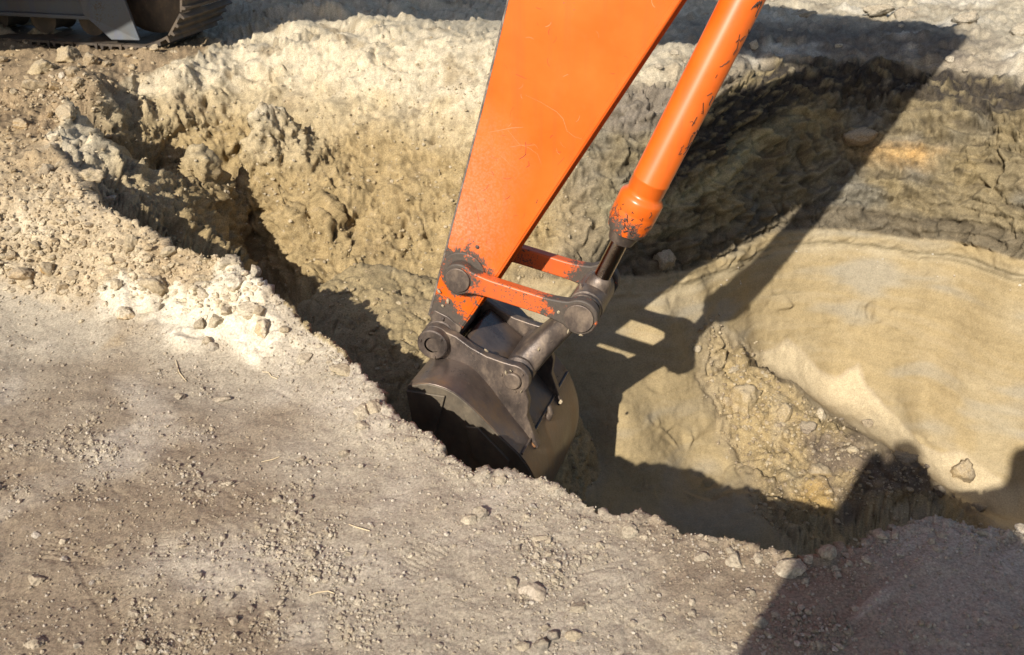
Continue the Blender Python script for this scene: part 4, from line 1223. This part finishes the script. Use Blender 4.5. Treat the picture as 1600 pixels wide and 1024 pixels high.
def track(centre):                                   # centre on the ground under the track's middle
    c0 = Vector((centre[0], centre[1], TRACK_Z + TRAD + .045))
    ex_, ey_, ez_ = Vector(TX), Vector(TN), Vector((0, 0, 1))
    fr_ = bmesh.new()
    # side frame: a long box with a sloping skirt, open below to the rollers
    for s_ in (-1, 1):
        box_bm(c0 + ey_ * (s_ * .20) + ez_ * -.03, TLEN / 2 - .22, .018, .20, ex_, ey_, fr_)
        box_bm(c0 + ey_ * (s_ * .235) + ez_ * -.215, TLEN / 2 - .25, .030, .012, ex_, ey_, fr_)
        box_bm(c0 + ey_ * (s_ * .245) + ez_ * -.06, TLEN / 2 - .25, .045, .014, ex_, ey_, fr_)
    box_bm(c0 + ez_ * .18, TLEN / 2 - .22, .18, .012, ex_, ey_, fr_)
    tr = link_obj('track', fr_, M_FRAME, exc, .006, False)
    for s_ in (-1, 1):
        w_ = lathe_bm(c0 + ex_ * (s_ * TLEN / 2) - ey_ * .06, ey_, [(0, .12), (0, .30), (.02, .33), (.10, .33), (.12, .30), (.12, .12)], 36)
        link_obj('idler', w_, M_TRACK, exc, parent=tr)
    for k in range(7):
        w_ = lathe_bm(c0 + ex_ * (-TLEN / 2 + .42 + k * .36) - ey_ * .11 - ez_ * (TRAD - .10), ey_, [(0, .06), (0, .095), (.05, .08), (.17, .08), (.22, .095), (.22, .06)], 24)
        link_obj('roller', w_, M_TRACK, exc, parent=tr)
    # guards at both ends: folded plate cut to a point below
    for s_ in (-1, 1):
        for side in (-1, 1):
            g_ = bmesh.new()
            h_ = TLEN / 2
            pts = [(h_ - .46, .30), (h_ - .10, .30), (h_ - .06, .02), (h_ + .03, -.33), (h_ - .17, -.335), (h_ - .36, -.20)]
            yv = [.26, .26, .295, .295, .295, .26]
            a_ = [g_.verts.new(c0 + ex_ * (s_ * x) + ey_ * (side * y_) + ez_ * z) for (x, z), y_ in zip(pts, yv)]
            b2 = [g_.verts.new(c0 + ex_ * (s_ * x) + ey_ * (side * (y_ - .025)) + ez_ * z) for (x, z), y_ in zip(pts, yv)]
            g_.faces.new(a_); g_.faces.new(b2[::-1])
            for k in range(6): g_.faces.new((a_[k], b2[k], b2[(k + 1) % 6], a_[(k + 1) % 6]))
            link_obj('idler_guard', g_, M_FRAME, exc, .006, False, parent=tr)
    for k in range(ns):
        s_ = (k + .35) / ns * per
        if s_ < TLEN: x, z, an = -TLEN / 2 + s_, -TRAD, math.pi
        elif s_ < TLEN + math.pi * TRAD:
            ph = (s_ - TLEN) / TRAD; x, z, an = TLEN / 2 + TRAD * math.sin(ph), -TRAD * math.cos(ph), math.pi - ph
        elif s_ < 2 * TLEN + math.pi * TRAD:
            x, z, an = TLEN / 2 - (s_ - TLEN - math.pi * TRAD), TRAD, 0
        else:
            ph = (s_ - 2 * TLEN - math.pi * TRAD) / TRAD; x, z, an = -TLEN / 2 - TRAD * math.sin(ph), TRAD * math.cos(ph), -ph
        o = bpy.data.objects.new('track_shoe', SHOE)
        COL.objects.link(o)
        o.parent = tr; o.matrix_parent_inverse = Matrix.Identity(4)
        M3 = Matrix((ex_, ey_, ez_)).transposed().to_4x4() @ Matrix.Rotation(an, 4, 'Y')
        o.matrix_basis = Matrix.Translation(c0 + ex_ * x + ez_ * z) @ M3
    return tr
mid_far = KF + TN * (TWID / 2) - TX * (TLEN / 2 + TRAD - .28)
track(mid_far)
track(mid_far - TN * 2.3 - TX * 1.7)

# ------------------------------------------------------------------ stones and clods
Dp = (V - CC) @ CF
PU = 800 + F * ((V - CC) @ CR) / np.maximum(Dp, .05)
PV = 512 - F * ((V - CC) @ CU) / np.maximum(Dp, .05)
in_view = (Dp > .5) & (PU > -40) & (PU < 1640) & (PV > -20) & (PV < 1044)
VI = np.where(in_view)[0]
VW = np.where((Dp > .5) & (PU > -420) & (PU < 2020) & (PV > -20) & (PV < 1300) & (Y > .8))[0]

def spot(u, v):                    # the soil seen at a photo pixel
    d2 = (PU[VI] - u) ** 2 + (PV[VI] - v) ** 2
    near = VI[d2 < max(30.0, d2.min() * 1.5)]
    k = near[np.argmin(Dp[near])]
    global LAST
    LAST = C[k]
    return Vector(V[k]), Vector(NN[k]), float(Dp[k])

_mats = {}
def stone_mat(col):
    col = tuple(round(c, 3) for c in col)
    if col not in _mats:
        _mats[col] = soil_mat('stone_%d' % len(_mats), col, False, .9, .12)
    return _mats[col]

def two_tone(name, c0, c1, axis=(0, 0, 1), lo=-.1, hi=.2):       # second tone on one side: a stain, cap or crust, elsewhere just paler
    m = soil_mat(name, c0, False, .9)
    t = m.node_tree; L = t.links.new
    mix0 = [n for n in t.nodes if n.type == 'RGB'][0]
    tc = [n for n in t.nodes if n.type == 'TEX_COORD'][0]
    dp = nd(t, 'ShaderNodeVectorMath', operation='DOT_PRODUCT'); dp.inputs[1].default_value = axis
    L(tc.outputs['Object'], dp.inputs[0])
    nz = nd(t, 'ShaderNodeTexNoise', i_Scale=2.5, i_Detail=4.0); L(tc.outputs['Object'], nz.inputs['Vector'])
    ad = nd(t, 'ShaderNodeMath', operation='ADD'); L(dp.outputs['Value'], ad.inputs[0]); L(nz.outputs['Fac'], ad.inputs[1])
    mr = nd(t, 'ShaderNodeMapRange'); mr.inputs['From Min'].default_value = lo + .5; mr.inputs['From Max'].default_value = hi + .5
    L(ad.outputs[0], mr.inputs['Value'])
    mx = nd(t, 'ShaderNodeMix', data_type='RGBA'); L(mr.outputs[0], mx.inputs['Factor'])
    mx.inputs[6].default_value = (*c0, 1); mx.inputs[7].default_value = (*c1, 1)
    for l in list(mix0.outputs[0].links):
        L(mx.outputs[2], l.to_socket)
    return m

TAN, PALE, DK, GREY, OCH, WHT = (.36, .28, .17), (.50, .43, .32), (.10, .085, .07), (.30, .26, .215), (.40, .24, .08), (.66, .60, .50)
BRN = (.25, .185, .105)
HERO = [  # u, v, width px, height px, colour, name, label, category, sink
    (77, 418, 30, 30, ('t', BRN, (.46, .24, .05), (-.8, 0, -.6)), 'stone', 'brown stone with an orange stained face at the foot of the left berm', 'stone', .25),
    (40, 424, 26, 22, DK, 'stone', 'dark grey stone left of the orange stained stone on the berm', 'stone', .25),
    (46, 441, 20, 16, BRN, 'stone', 'small dark stone just below the dark grey stone on the berm', 'stone', .25),
    (205, 378, 26, 36, TAN, 'dirt_clod', 'large rounded tan clod near the crest of the left berm', 'clod', .35),
    (373, 440, 36, 36, ('t', TAN, (.64, .58, .47), (0, 0, 1)), 'dirt_clod', 'brown clod with a cap of white sand on the pit rim', 'clod', .2),
    (392, 424, 17, 22, GREY, 'stone', 'grey upright stone on the rim beside the sand capped clod', 'stone', .2),
    (200, 487, 28, 24, ('t', PALE, OCH, (0, -.3, -1)), 'dirt_clod', 'pale clod with ochre underside left of the white sand pile', 'clod', .2),
    (246, 479, 16, 17, GREY, 'stone', 'round grey stone at the left foot of the white sand pile', 'stone', .2),
    (244, 445, 44, 34, TAN, 'dirt_clod', 'broad cracked tan clod between the two patches of white sand', 'clod', .35),
    (314, 504, 20, 20, BRN, 'dirt_clod', 'brown clod in the middle of the white sand pile', 'clod', .25),
    (338, 498, 24, 20, TAN, 'dirt_clod', 'tan clod beside the brown clod in the white sand pile', 'clod', .25),
    (411, 512, 23, 30, ('t', PALE, OCH, (-.8, 0, -.3)), 'dirt_clod', 'pale ochre stained clod at the right end of the white sand pile', 'clod', .2),
    (314, 458, 15, 20, PALE, 'stone', 'pale egg shaped stone in the upper part of the white sand pile', 'stone', .25),
    (385, 485, 34, 26, PALE, 'dirt_clod', 'pale sandy clod under the sand capped clod on the rim', 'clod', .35),
    (322, 530, 17, 15, TAN, 'stone', 'small tan stone below the brown clod of the sand pile', 'stone', .2),
    (334, 540, 19, 15, GREY, 'stone', 'small grey stone at the lower edge of the sand pile', 'stone', .2),
    (67, 108, 42, 38, ('t', (.31, .225, .115), (.42, .34, .2), (-.5, -.4, .6)), 'dirt_clod', 'big yellow brown clod in front of the excavator track', 'clod', .2),
    (105, 90, 44, 30, (.42, .33, .19), 'dirt_clod', 'pale angular slab of earth leaning in front of the track', 'clod', .15),
    (94, 117, 10, 11, WHT, 'stone', 'small white stone between the clods in front of the track', 'stone', .1),
    (55, 133, 38, 22, TAN, 'dirt_clod', 'flat tan clod lying nearer than the big yellow brown clod', 'clod', .25),
    (124, 128, 17, 15, TAN, 'dirt_clod', 'small round clod right of the white stone near the track', 'clod', .2),
    (142, 92, 34, 24, BRN, 'dirt_clod', 'brown clod right of the pale slab near the track', 'clod', .3),
    (112, 112, 24, 20, BRN, 'dirt_clod', 'dull brown clod under the pale slab near the track', 'clod', .3),
    (70, 262, 24, 20, DK, 'stone', 'dark stone set in the crest of the left berm above the slope', 'stone', .35),
    (172, 307, 26, 10, WHT, 'stone', 'white flat stone on the shaded slope inside the left rim', 'stone', .3),
    (140, 272, 46, 20, TAN, 'dirt_clod', 'tan lump high on the shaded slope inside the left rim', 'clod', .4),
    (350, 408, 40, 34, (.40, .33, .22), 'dirt_clod', 'crumbly pointed lump on the pit rim above the white sand', 'clod', .45),
    (833, 924, 42, 30, ('t', (.37, .29, .24), (.52, .43, .36), (-.6, -.3, .6)), 'cobble', 'smooth pinkish cobble half buried in the trodden ground', 'cobble', .38),
    (868, 990, 20, 24, (.12, .105, .105), 'slate_piece', 'dark upright slate piece near the bottom edge of the ground', 'stone', .3),
    (850, 1004, 26, 22, (.13, .115, .105), 'slate_piece', 'broken dark slate piece left of the upright one', 'stone', .3),
    (893, 990, 26, 16, (.38, .29, .18), 'stone', 'flat tan stone right of the two dark slate pieces', 'stone', .35),
    (815, 1008, 20, 20, (.36, .30, .22), 'stone', 'tan stone left of the dark slate pieces at the bottom edge', 'stone', .3),
    (733, 808, 24, 18, PALE, 'stone', 'pale blocky stone behind the dark crumbs near the rim', 'stone', .35),
    (752, 797, 26, 22, (.17, .14, .12), 'dirt_clod', 'dark crumbly clod beside the pale blocky stone near the rim', 'clod', .35),
    (900, 946, 34, 12, (.44, .37, .28), 'dirt_clod', 'torn flake of pale crust right of the pinkish cobble', 'clod', .35),
    (802, 908, 20, 20, (.40, .34, .26), 'stone', 'tan stone just left of the pinkish cobble', 'stone', .3),
    (840, 838, 34, 14, (.37, .31, .23), 'stone', 'long buried stone between the rim and the pinkish cobble', 'stone', .45),
    (362, 968, 16, 15, (.34, .28, .22), 'stone', 'round pebble casting a dark shadow near the lower left', 'stone', .12),
    (174, 938, 9, 9, WHT, 'stone', 'tiny bright white pebble among the boot prints', 'stone', .1),
    (345, 622, 30, 10, (.34, .28, .22), 'stone', 'long flat flake lying on the open brown ground', 'stone', .2),
    (283, 618, 20, 13, GREY, 'dirt_clod', 'grey clod left of the long flat flake', 'clod', .25),
    (55, 900, 30, 16, (.40, .33, .25), 'dirt_clod', 'pale trodden clod near the left edge of the ground', 'clod', .35),
    (52, 1000, 34, 22, (.42, .35, .27), 'dirt_clod', 'pale crumbly clod in the lower left corner', 'clod', .35),
    (117, 1006, 13, 11, (.50, .44, .36), 'stone', 'pale pebble right of the clod in the lower left corner', 'stone', .2),
    (312, 768, 18, 12, (.30, .25, .2), 'dirt_clod', 'dark topped clod on the left side of the open ground', 'clod', .3),
    (355, 752, 20, 10, (.42, .36, .28), 'dirt_clod', 'pale clod beside the dark topped clod on the open ground', 'clod', .3),
    (1184, 970, 28, 22, (.42, .36, .29), 'stone', 'blocky pale stone at the edge of the photographer shadow', 'stone', .35),
    (1093, 868, 26, 12, (.42, .36, .28), 'dirt_clod', 'thin crust flake near the rim right of the bucket', 'clod', .3),
    (1597, 826, 24, 18, (.40, .36, .32), 'stone', 'grey stone on the rim at the right edge', 'stone', .25),
    (1499, 734, 36, 42, ('t', (.15, .115, .075), (.32, .23, .12), (-.8, 0, .4)), 'stone', 'large dark brown rock lying on the pale sand slide', 'rock', .2),
    (1357, 660, 18, 18, (.16, .125, .095), 'stone', 'round dark stone high on the pale sand slide', 'stone', .2),
    (1470, 766, 24, 18, (.14, .115, .10), 'stone', 'dark angular stone below the large dark brown rock', 'stone', .25),
    (1413, 712, 42, 26, (.27, .21, .12), 'dirt_clod', 'brown clay clod at the edge of rubble and pale sand', 'clod', .35),
    (1285, 646, 16, 24, PALE, 'stone', 'pale upright stone in the middle of the rubble heap', 'stone', .3),
    (1176, 622, 50, 52, (.34, .26, .145), 'clay_block', 'large cracked clay block on top of the rubble heap', 'clod', .56),
    (1228, 642, 22, 28, (.33, .25, .14), 'dirt_clod', 'tan clod right of the large cracked clay block', 'clod', .35),
    (1266, 668, 28, 18, (.19, .16, .14), 'dirt_clod', 'grey dark clod below the pale upright stone in the rubble', 'clod', .4),
    (1280, 735, 40, 24, (.33, .235, .11), 'dirt_clod', 'ochre clod in the lower part of the rubble heap', 'clod', .4),
    (1225, 685, 16, 24, (.36, .27, .15), 'dirt_clod', 'narrow tan clod on the lower left of the rubble heap', 'clod', .35),
    (1530, 792, 24, 16, (.20, .16, .12), 'stone', 'brown stone near the right end of the sand slide', 'stone', .25),
    (1412, 24, 34, 34, (.22, .20, .17), 'stone', 'dark grey block on the far rim above the dark layers', 'rock', .3),
    (1370, 20, 56, 16, (.30, .26, .20), 'stone', 'long flat stone left of the dark grey block on the far rim', 'rock', .3),
    (1590, 44, 34, 24, (.29, .265, .22), 'stone', 'grey stone on the far ground at the right edge', 'rock', .25),
    (1506, 28, 34, 18, (.28, .25, .2), 'stone', 'rugged grey stone on the far ground right of the grey block', 'rock', .25),
    (1255, 22, 44, 14, (.32, .28, .21), 'dirt_clod', 'flat tan clod on the far ground beside the cylinder', 'clod', .3),
    (1345, 214, 50, 26, (.27, .18, .10), 'stone', 'rust brown stone embedded in the shaded layered wall', 'stone', .62),
    (1046, 404, 36, 40, (.36, .30, .21), 'sand_block', 'pale cracked sand block in the wall behind the rod', 'clod', .62),
    (535, 574, 46, 15, (.42, .33, .19), 'crust_piece', 'yellow crusted ledge at the rim left of the bucket', 'crust', .4),
    (588, 632, 30, 22, (.40, .32, .21), 'crust_piece', 'pale crust ledge at the rim just left of the bucket', 'crust', .4)]
for k, (u, v, w_, h_, col, nm, lab, cat, sink) in enumerate(HERO):
    sink += .06
    p, n, dp_ = spot(u, v)
    sm_ = nm == 'cobble'
    soilc = LAST
    bl_ = lambda c_: tuple(.6 * np.asarray(c_) + .4 * soilc)
    me = rock_mesh(nm, 100 + k, 4, 3 if sm_ else 8, .35 if sm_ else (1.3 if cat == 'stone' else 2.4), 1.0, True)
    if col[0] == 't':
        me.materials.append(two_tone('two_tone_stone', bl_(col[1]), bl_(col[2]), col[3]))
    else:
        me.materials.append(stone_mat(bl_(col)))
    o = bpy.data.objects.new(nm, me)
    rx, rz = w_ / 2 * dp_ / F, h_ / 2 * dp_ / F
    o.scale = (rx * 1.1, (rx + rz) / 2 * 1.05, rz * 1.15)
    o.rotation_euler = (random.uniform(-.2, .2), random.uniform(-.25, .25), random.uniform(-.4, .4))
    o.location = p + n * (rz * (.60 - 1.7 * sink))
    COL.objects.link(o)
    tag(o, lab, cat)

# small clods one can still count, by place
CLOD = [rock_mesh('dirt_clod', 300 + k, 3, 7, 1.6, .72) for k in range(8)]
for me in CLOD: me.materials.append(None)
REFS = []
_cut = (' with ', ' at ', ' left ', ' just ', ' near ', ' on ', ' in ', ' between ', ' beside ', ' under ', ' below ', ' right ', ' set ', ' lying ', ' half ', ' casting ', ' among ', ' high ', ' above ', ' leaning ', ' embedded ', ' behind ')
for h_ in HERO:
    lab = h_[6]
    ref = lab[:min([lab.find(c) for c in _cut if lab.find(c) > 0] + [len(lab)])]
    REFS.append((h_[0], h_[1], ref))
_n = [r[2] for r in REFS]
REFS = [r for r in REFS if _n.count(r[2]) == 1]
_taken = set()
def place_words(u, v, lead):
    order = sorted(REFS, key=lambda r: (r[0] - u) ** 2 + (r[1] - v) ** 2)
    for ref in order[:25]:
        dx, dy = u - ref[0], v - ref[1]
        if abs(dx) > 1.4 * abs(dy): rel = 'left of' if dx < 0 else 'right of'
        else: rel = 'beyond' if dy < 0 else 'nearer than'
        key = (lead, rel, ref[2])
        if key not in _taken:
            _taken.add(key)
            return '%s %s the %s' % (lead, rel, ref[2])
    return None

def scatter(count, wgt, size, col, label, group, sink=.3, maxv=None):
    p_ = np.clip(wgt[VI], 0, None) * (V[VI, 1] < 8)
    p_ = p_ / p_.sum()
    ids = rng.choice(VI, count, replace=False, p=p_)
    for i in ids:
        o = bpy.data.objects.new('dirt_clod', CLOD[rng.integers(len(CLOD))])
        s_ = size[0] * (size[1] / size[0]) ** (rng.random() ** 2.2)
        o.scale = (s_ * rng.uniform(.8, 1.3), s_ * rng.uniform(.8, 1.2), s_ * rng.uniform(.7, 1.0))
        o.rotation_euler = (rng.uniform(-.5, .5), rng.uniform(-.5, .5), rng.uniform(0, 6.28))
        o.location = Vector(V[i]) + Vector(NN[i]) * (s_ * (.6 - sink))
        COL.objects.link(o)
        o.material_slots[0].link = 'OBJECT'
        o.material_slots[0].material = stone_mat(col[rng.integers(len(col))])
        tag(o, place_words(PU[i], PV[i], label) or label, 'clod', group)
keepf = np.zeros(len(X)); keepf[I] = keep * keep2
vis = np.clip((CC[0] - V[:, 0]) * NN[:, 0] + (CC[1] - V[:, 1]) * NN[:, 1] + (CC[2] - V[:, 2]) * NN[:, 2], 0, None)   # faces that look at the viewer
area = 1 / np.maximum(Dp, .5)
scatter(30, plain * (keepf + .12) * vis * (Y > 1.3), (.009, .020), [(.36, .30, .22), (.42, .36, .27), (.28, .23, .17)], 'small loose clod on the trodden ground', 'small clods on the near ground', .4)
rimw = np.exp(-((D + .05) / .05) ** 2) * plain * vis
scatter(34, rimw, (.012, .034), [(.42, .36, .27), (.38, .32, .24)], 'small dry clod at the near rim', 'clods along the near rim', .4)
scatter(34, w_berm * vis * (w_white < .2) * (w_track < .3), (.018, .06), [TAN, (.42, .34, .22), (.30, .22, .13)], 'small loose clod on the left berm', 'clods on the left berm', .4)
scatter(26, w_track * vis * (Y < 6.4), (.02, .06), [BRN, TAN, (.30, .21, .11)], 'loose brown clod in front of the track', 'clods in front of the track', .4)
scatter(9, w_white * vis, (.012, .04), [(.52, .45, .34), (.46, .385, .27), (.40, .32, .21)], 'small clod half sunk in the white sand', 'clods in the white sand', .4)
scatter(30, w_heap * vis, (.012, .036), [(.36, .27, .15), (.20, .165, .13), (.44, .36, .24)], 'small broken clod on the rubble heap', 'clods on the rubble heap', .45)
scatter(26, top_r * vis, (.02, .07), [(.30, .26, .2), (.40, .35, .27)], 'small clod on the far ground', 'clods on the far ground', .4)

# ------------------------------------------------------------------ gravel and crumbs: too many to count
def gravel(name, count, wgt, size, cols_, label, power=3.0):
    p_ = np.clip(wgt[VW], 0, None) * (V[VW, 1] < 8)
    p_ = p_ / p_.sum()
    ids = rng.choice(VW, count, replace=True, p=p_)
    bm = bmesh.new(); bmesh.ops.create_icosphere(bm, subdivisions=1, radius=1.0)
    bm.verts.ensure_lookup_table()
    T = np.array([v.co[:] for v in bm.verts]); Fc = np.array([[v.index for v in f.verts] for f in bm.faces]); bm.free()
    n = len(ids)
    s_ = size[0] * (size[1] / size[0]) ** (rng.random(n) ** power)
    S = s_[:, None] * rng.uniform(.7, 1.3, (n, 3))
    jit = 1 + rng.normal(0, .16, (n, len(T)))
    P = T[None] * jit[..., None] * S[:, None]
    an = rng.uniform(0, 6.28, n); bn = rng.uniform(-.7, .7, n)
    ca, sa, cb3, sb = np.cos(an), np.sin(an), np.cos(bn), np.sin(bn)
    x, y, z = P[..., 0], P[..., 1], P[..., 2] * .75
    y, z = y * cb3[:, None] - z * sb[:, None], y * sb[:, None] + z * cb3[:, None]
    x, y = x * ca[:, None] - y * sa[:, None], x * sa[:, None] + y * ca[:, None]
    P = np.stack([x, y, z], -1)
    off = rng.normal(0, .004, (n, 3)); off[:, 2] = 0
    P += (V[ids] + off + NN[ids] * (s_ * .30)[:, None])[:, None]
    cc = np.asarray(cols_)[rng.integers(0, len(cols_), n)] * rng.uniform(.8, 1.2, (n, 1))
    cc = cc * .6 + C[ids] * 1.1 * .4
    fcs = (Fc[None] + (np.arange(n) * len(T))[:, None, None]).reshape(-1, 3)
    o = mesh_np(name, P.reshape(-1, 3), fcs, M_SOIL, np.repeat(np.clip(cc, .02, .8), len(T), 0), False)
    tag(o, label, 'gravel', kind='stuff')
gw = plain * vis * (.16 + keepf * .7 + .5 * np.exp(-((D + .04) / .06) ** 2)) * (Y > 1.0)
GC = [(.36, .30, .22), (.42, .36, .27), (.26, .21, .155), (.33, .265, .18), (.46, .41, .34)]
gravel('gravel', 33000, gw, (.0010, .0055), GC, 'fine gravel and dry crumbs strewn over the near ground', 1.6)
gravel('crumbs', 1500, plain * vis * (.05 + keepf) * (Y > 1.0), (.004, .011), GC, 'coarser dry crumbs in patches on the near ground', 2.2)
gravel('crumbs', 7500, w_berm * vis, (.003, .016), [(.42, .34, .22), (.34, .26, .16), (.48, .40, .28)], 'crumbs of soil covering the left berm', 2.4)
gravel('crumbs', 3000, w_left * vis, (.003, .012), [(.44, .36, .24), (.50, .43, .32), (.34, .26, .15)], 'crumbs of soil on the left slopes of the pit', 2.4)
gravel('rubble', 3000, (w_heap + .25 * w_mound) * vis, (.003, .014), [(.40, .31, .18), (.24, .19, .14), (.48, .40, .28)], 'fine rubble on the heap and mound in the pit', 2.4)
gravel('shell_grit', 90, w_bed * vis * np.exp(-((zb + .56) / .05) ** 2) * (X > .9), (.002, .008), [(.62, .58, .50), (.5, .44, .36)], 'tiny white pebbles in a line across the sand wall', 2.0)

# ------------------------------------------------------------------ dry stalks
M_STRAW, t_, b_ = new_mat('dry_straw'); b_.inputs['Base Color'].default_value = (.50, .40, .25, 1); b_.inputs['Roughness'].default_value = .8
for pix, lab in [([(410, 578), (418, 579), (424, 585), (431, 589)], 'curled dry stalk below the white sand pile'), ([(409, 719), (424, 716), (438, 711)], 'short straight straw on the open near ground'),
                 ([(486, 928), (500, 924), (515, 922), (525, 925)], 'thin bent straw low on the near ground'), ([(545, 818), (560, 823), (574, 829)], 'short brown twig on the near ground'),
                 ([(276, 560), (283, 580), (292, 594)], 'thin dry root left of the white sand pile')]:
    P = [spot(u, v)[0] + Vector((0, 0, .004)) for u, v in pix]
    PP = []
    for a_, b2 in zip(P[:-1], P[1:]):
        PP += [a_.lerp(b2, f_) for f_ in (0, .25, .5, .75)]
    PP.append(P[-1])
    o = link_obj('straw', tube_bm(PP, [.0012 + .0006 * math.sin(math.pi * i / len(PP)) for i in range(len(PP))], 6), M_STRAW, None)
    tag(o, lab, 'straw')

# ------------------------------------------------------------------ the person taking the picture (seen only by the shadow)
def skin_person(base, shooting=True):
    J = {'pelvis': (0, 0, .95, .225), 'waist': (0, 0, 1.10, .235), 'chest': (0, .0, 1.30, .20), 'neckb': (0, .0, 1.46, .085), 'neck': (0, .02, 1.53, .058), 'head': (0, .04, 1.64, .088), 'crown': (0, .03, 1.73, .075)}
    E_ = [('pelvis', 'waist'), ('waist', 'chest'), ('chest', 'neckb'), ('neckb', 'neck'), ('neck', 'head'), ('head', 'crown')]
    for s_, t in ((-1, 'l'), (1, 'r')):
        J.update({'hip' + t: (s_ * .10, 0, .90, .105), 'knee' + t: (s_ * .13, .02, .49, .068), 'ank' + t: (s_ * .15, -.02, .09, .046), 'toe' + t: (s_ * .17, .15, .04, .040),
                  'sh' + t: (s_ * .18, .0, 1.42, .095), 'elb' + t: (s_ * .285, .05, 1.10, .07), 'wri' + t: (s_ * .12, .14, 1.48, .050), 'hand' + t: (s_ * .075, .165, 1.59, .036)})
        E_ += [('pelvis', 'hip' + t), ('hip' + t, 'knee' + t), ('knee' + t, 'ank' + t), ('ank' + t, 'toe' + t), ('neckb', 'sh' + t), ('sh' + t, 'elb' + t), ('elb' + t, 'wri' + t), ('wri' + t, 'hand' + t)]
    if not shooting:                                   # arms hanging, hands low
        for s_, t in ((-1, 'l'), (1, 'r')):
            J.update({'elb' + t: (s_ * .25, -.02, 1.14, .062), 'wri' + t: (s_ * .26, .05, .90, .040), 'hand' + t: (s_ * .25, .07, .80, .042)})
    names = list(J)
    me = bpy.data.meshes.new('person')
    me.from_pydata([Vector(J[k][:3]) for k in names], [(names.index(a_), names.index(b2)) for a_, b2 in E_], [])
    o = bpy.data.objects.new('person', me); COL.objects.link(o)
    o.location = base
    sk = o.modifiers.new('skin', 'SKIN'); sk.use_smooth_shade = True
    for k, nme in enumerate(names):
        me.skin_vertices[0].data[k].radius = (J[nme][3], J[nme][3] * (.72 if nme in ('pelvis', 'waist', 'chest') else 1))
        me.skin_vertices[0].data[k].use_root = nme == 'pelvis'
    ss = o.modifiers.new('sub', 'SUBSURF'); ss.levels = 2; ss.render_levels = 2
    m, t, b = new_mat('dark_work_clothes'); b.inputs['Base Color'].default_value = (.05, .055, .07, 1); b.inputs['Roughness'].default_value = .9
    me.materials.append(m)
    return o
per_o = skin_person((.03, -.28, 0))
per_o.scale = (1.06, 1.1, 1.1)
per_2 = skin_person((.70, -.24, 0), False)
per_2.scale = (1.05, 1.05, 1.06)
tag(per_2, 'person in dark clothes standing beside the one with the camera', 'person')
tag(per_o, 'person in dark clothes holding a camera up at the pit edge', 'person')
cm = link_obj('camera_body', box_bm((0, -.095, 1.625), .07, .03, .045, (1, 0, 0), (0, 1, 0)), M_GLASS, None, .008)
tag(cm, 'black camera held up by the person at the pit edge', 'camera')
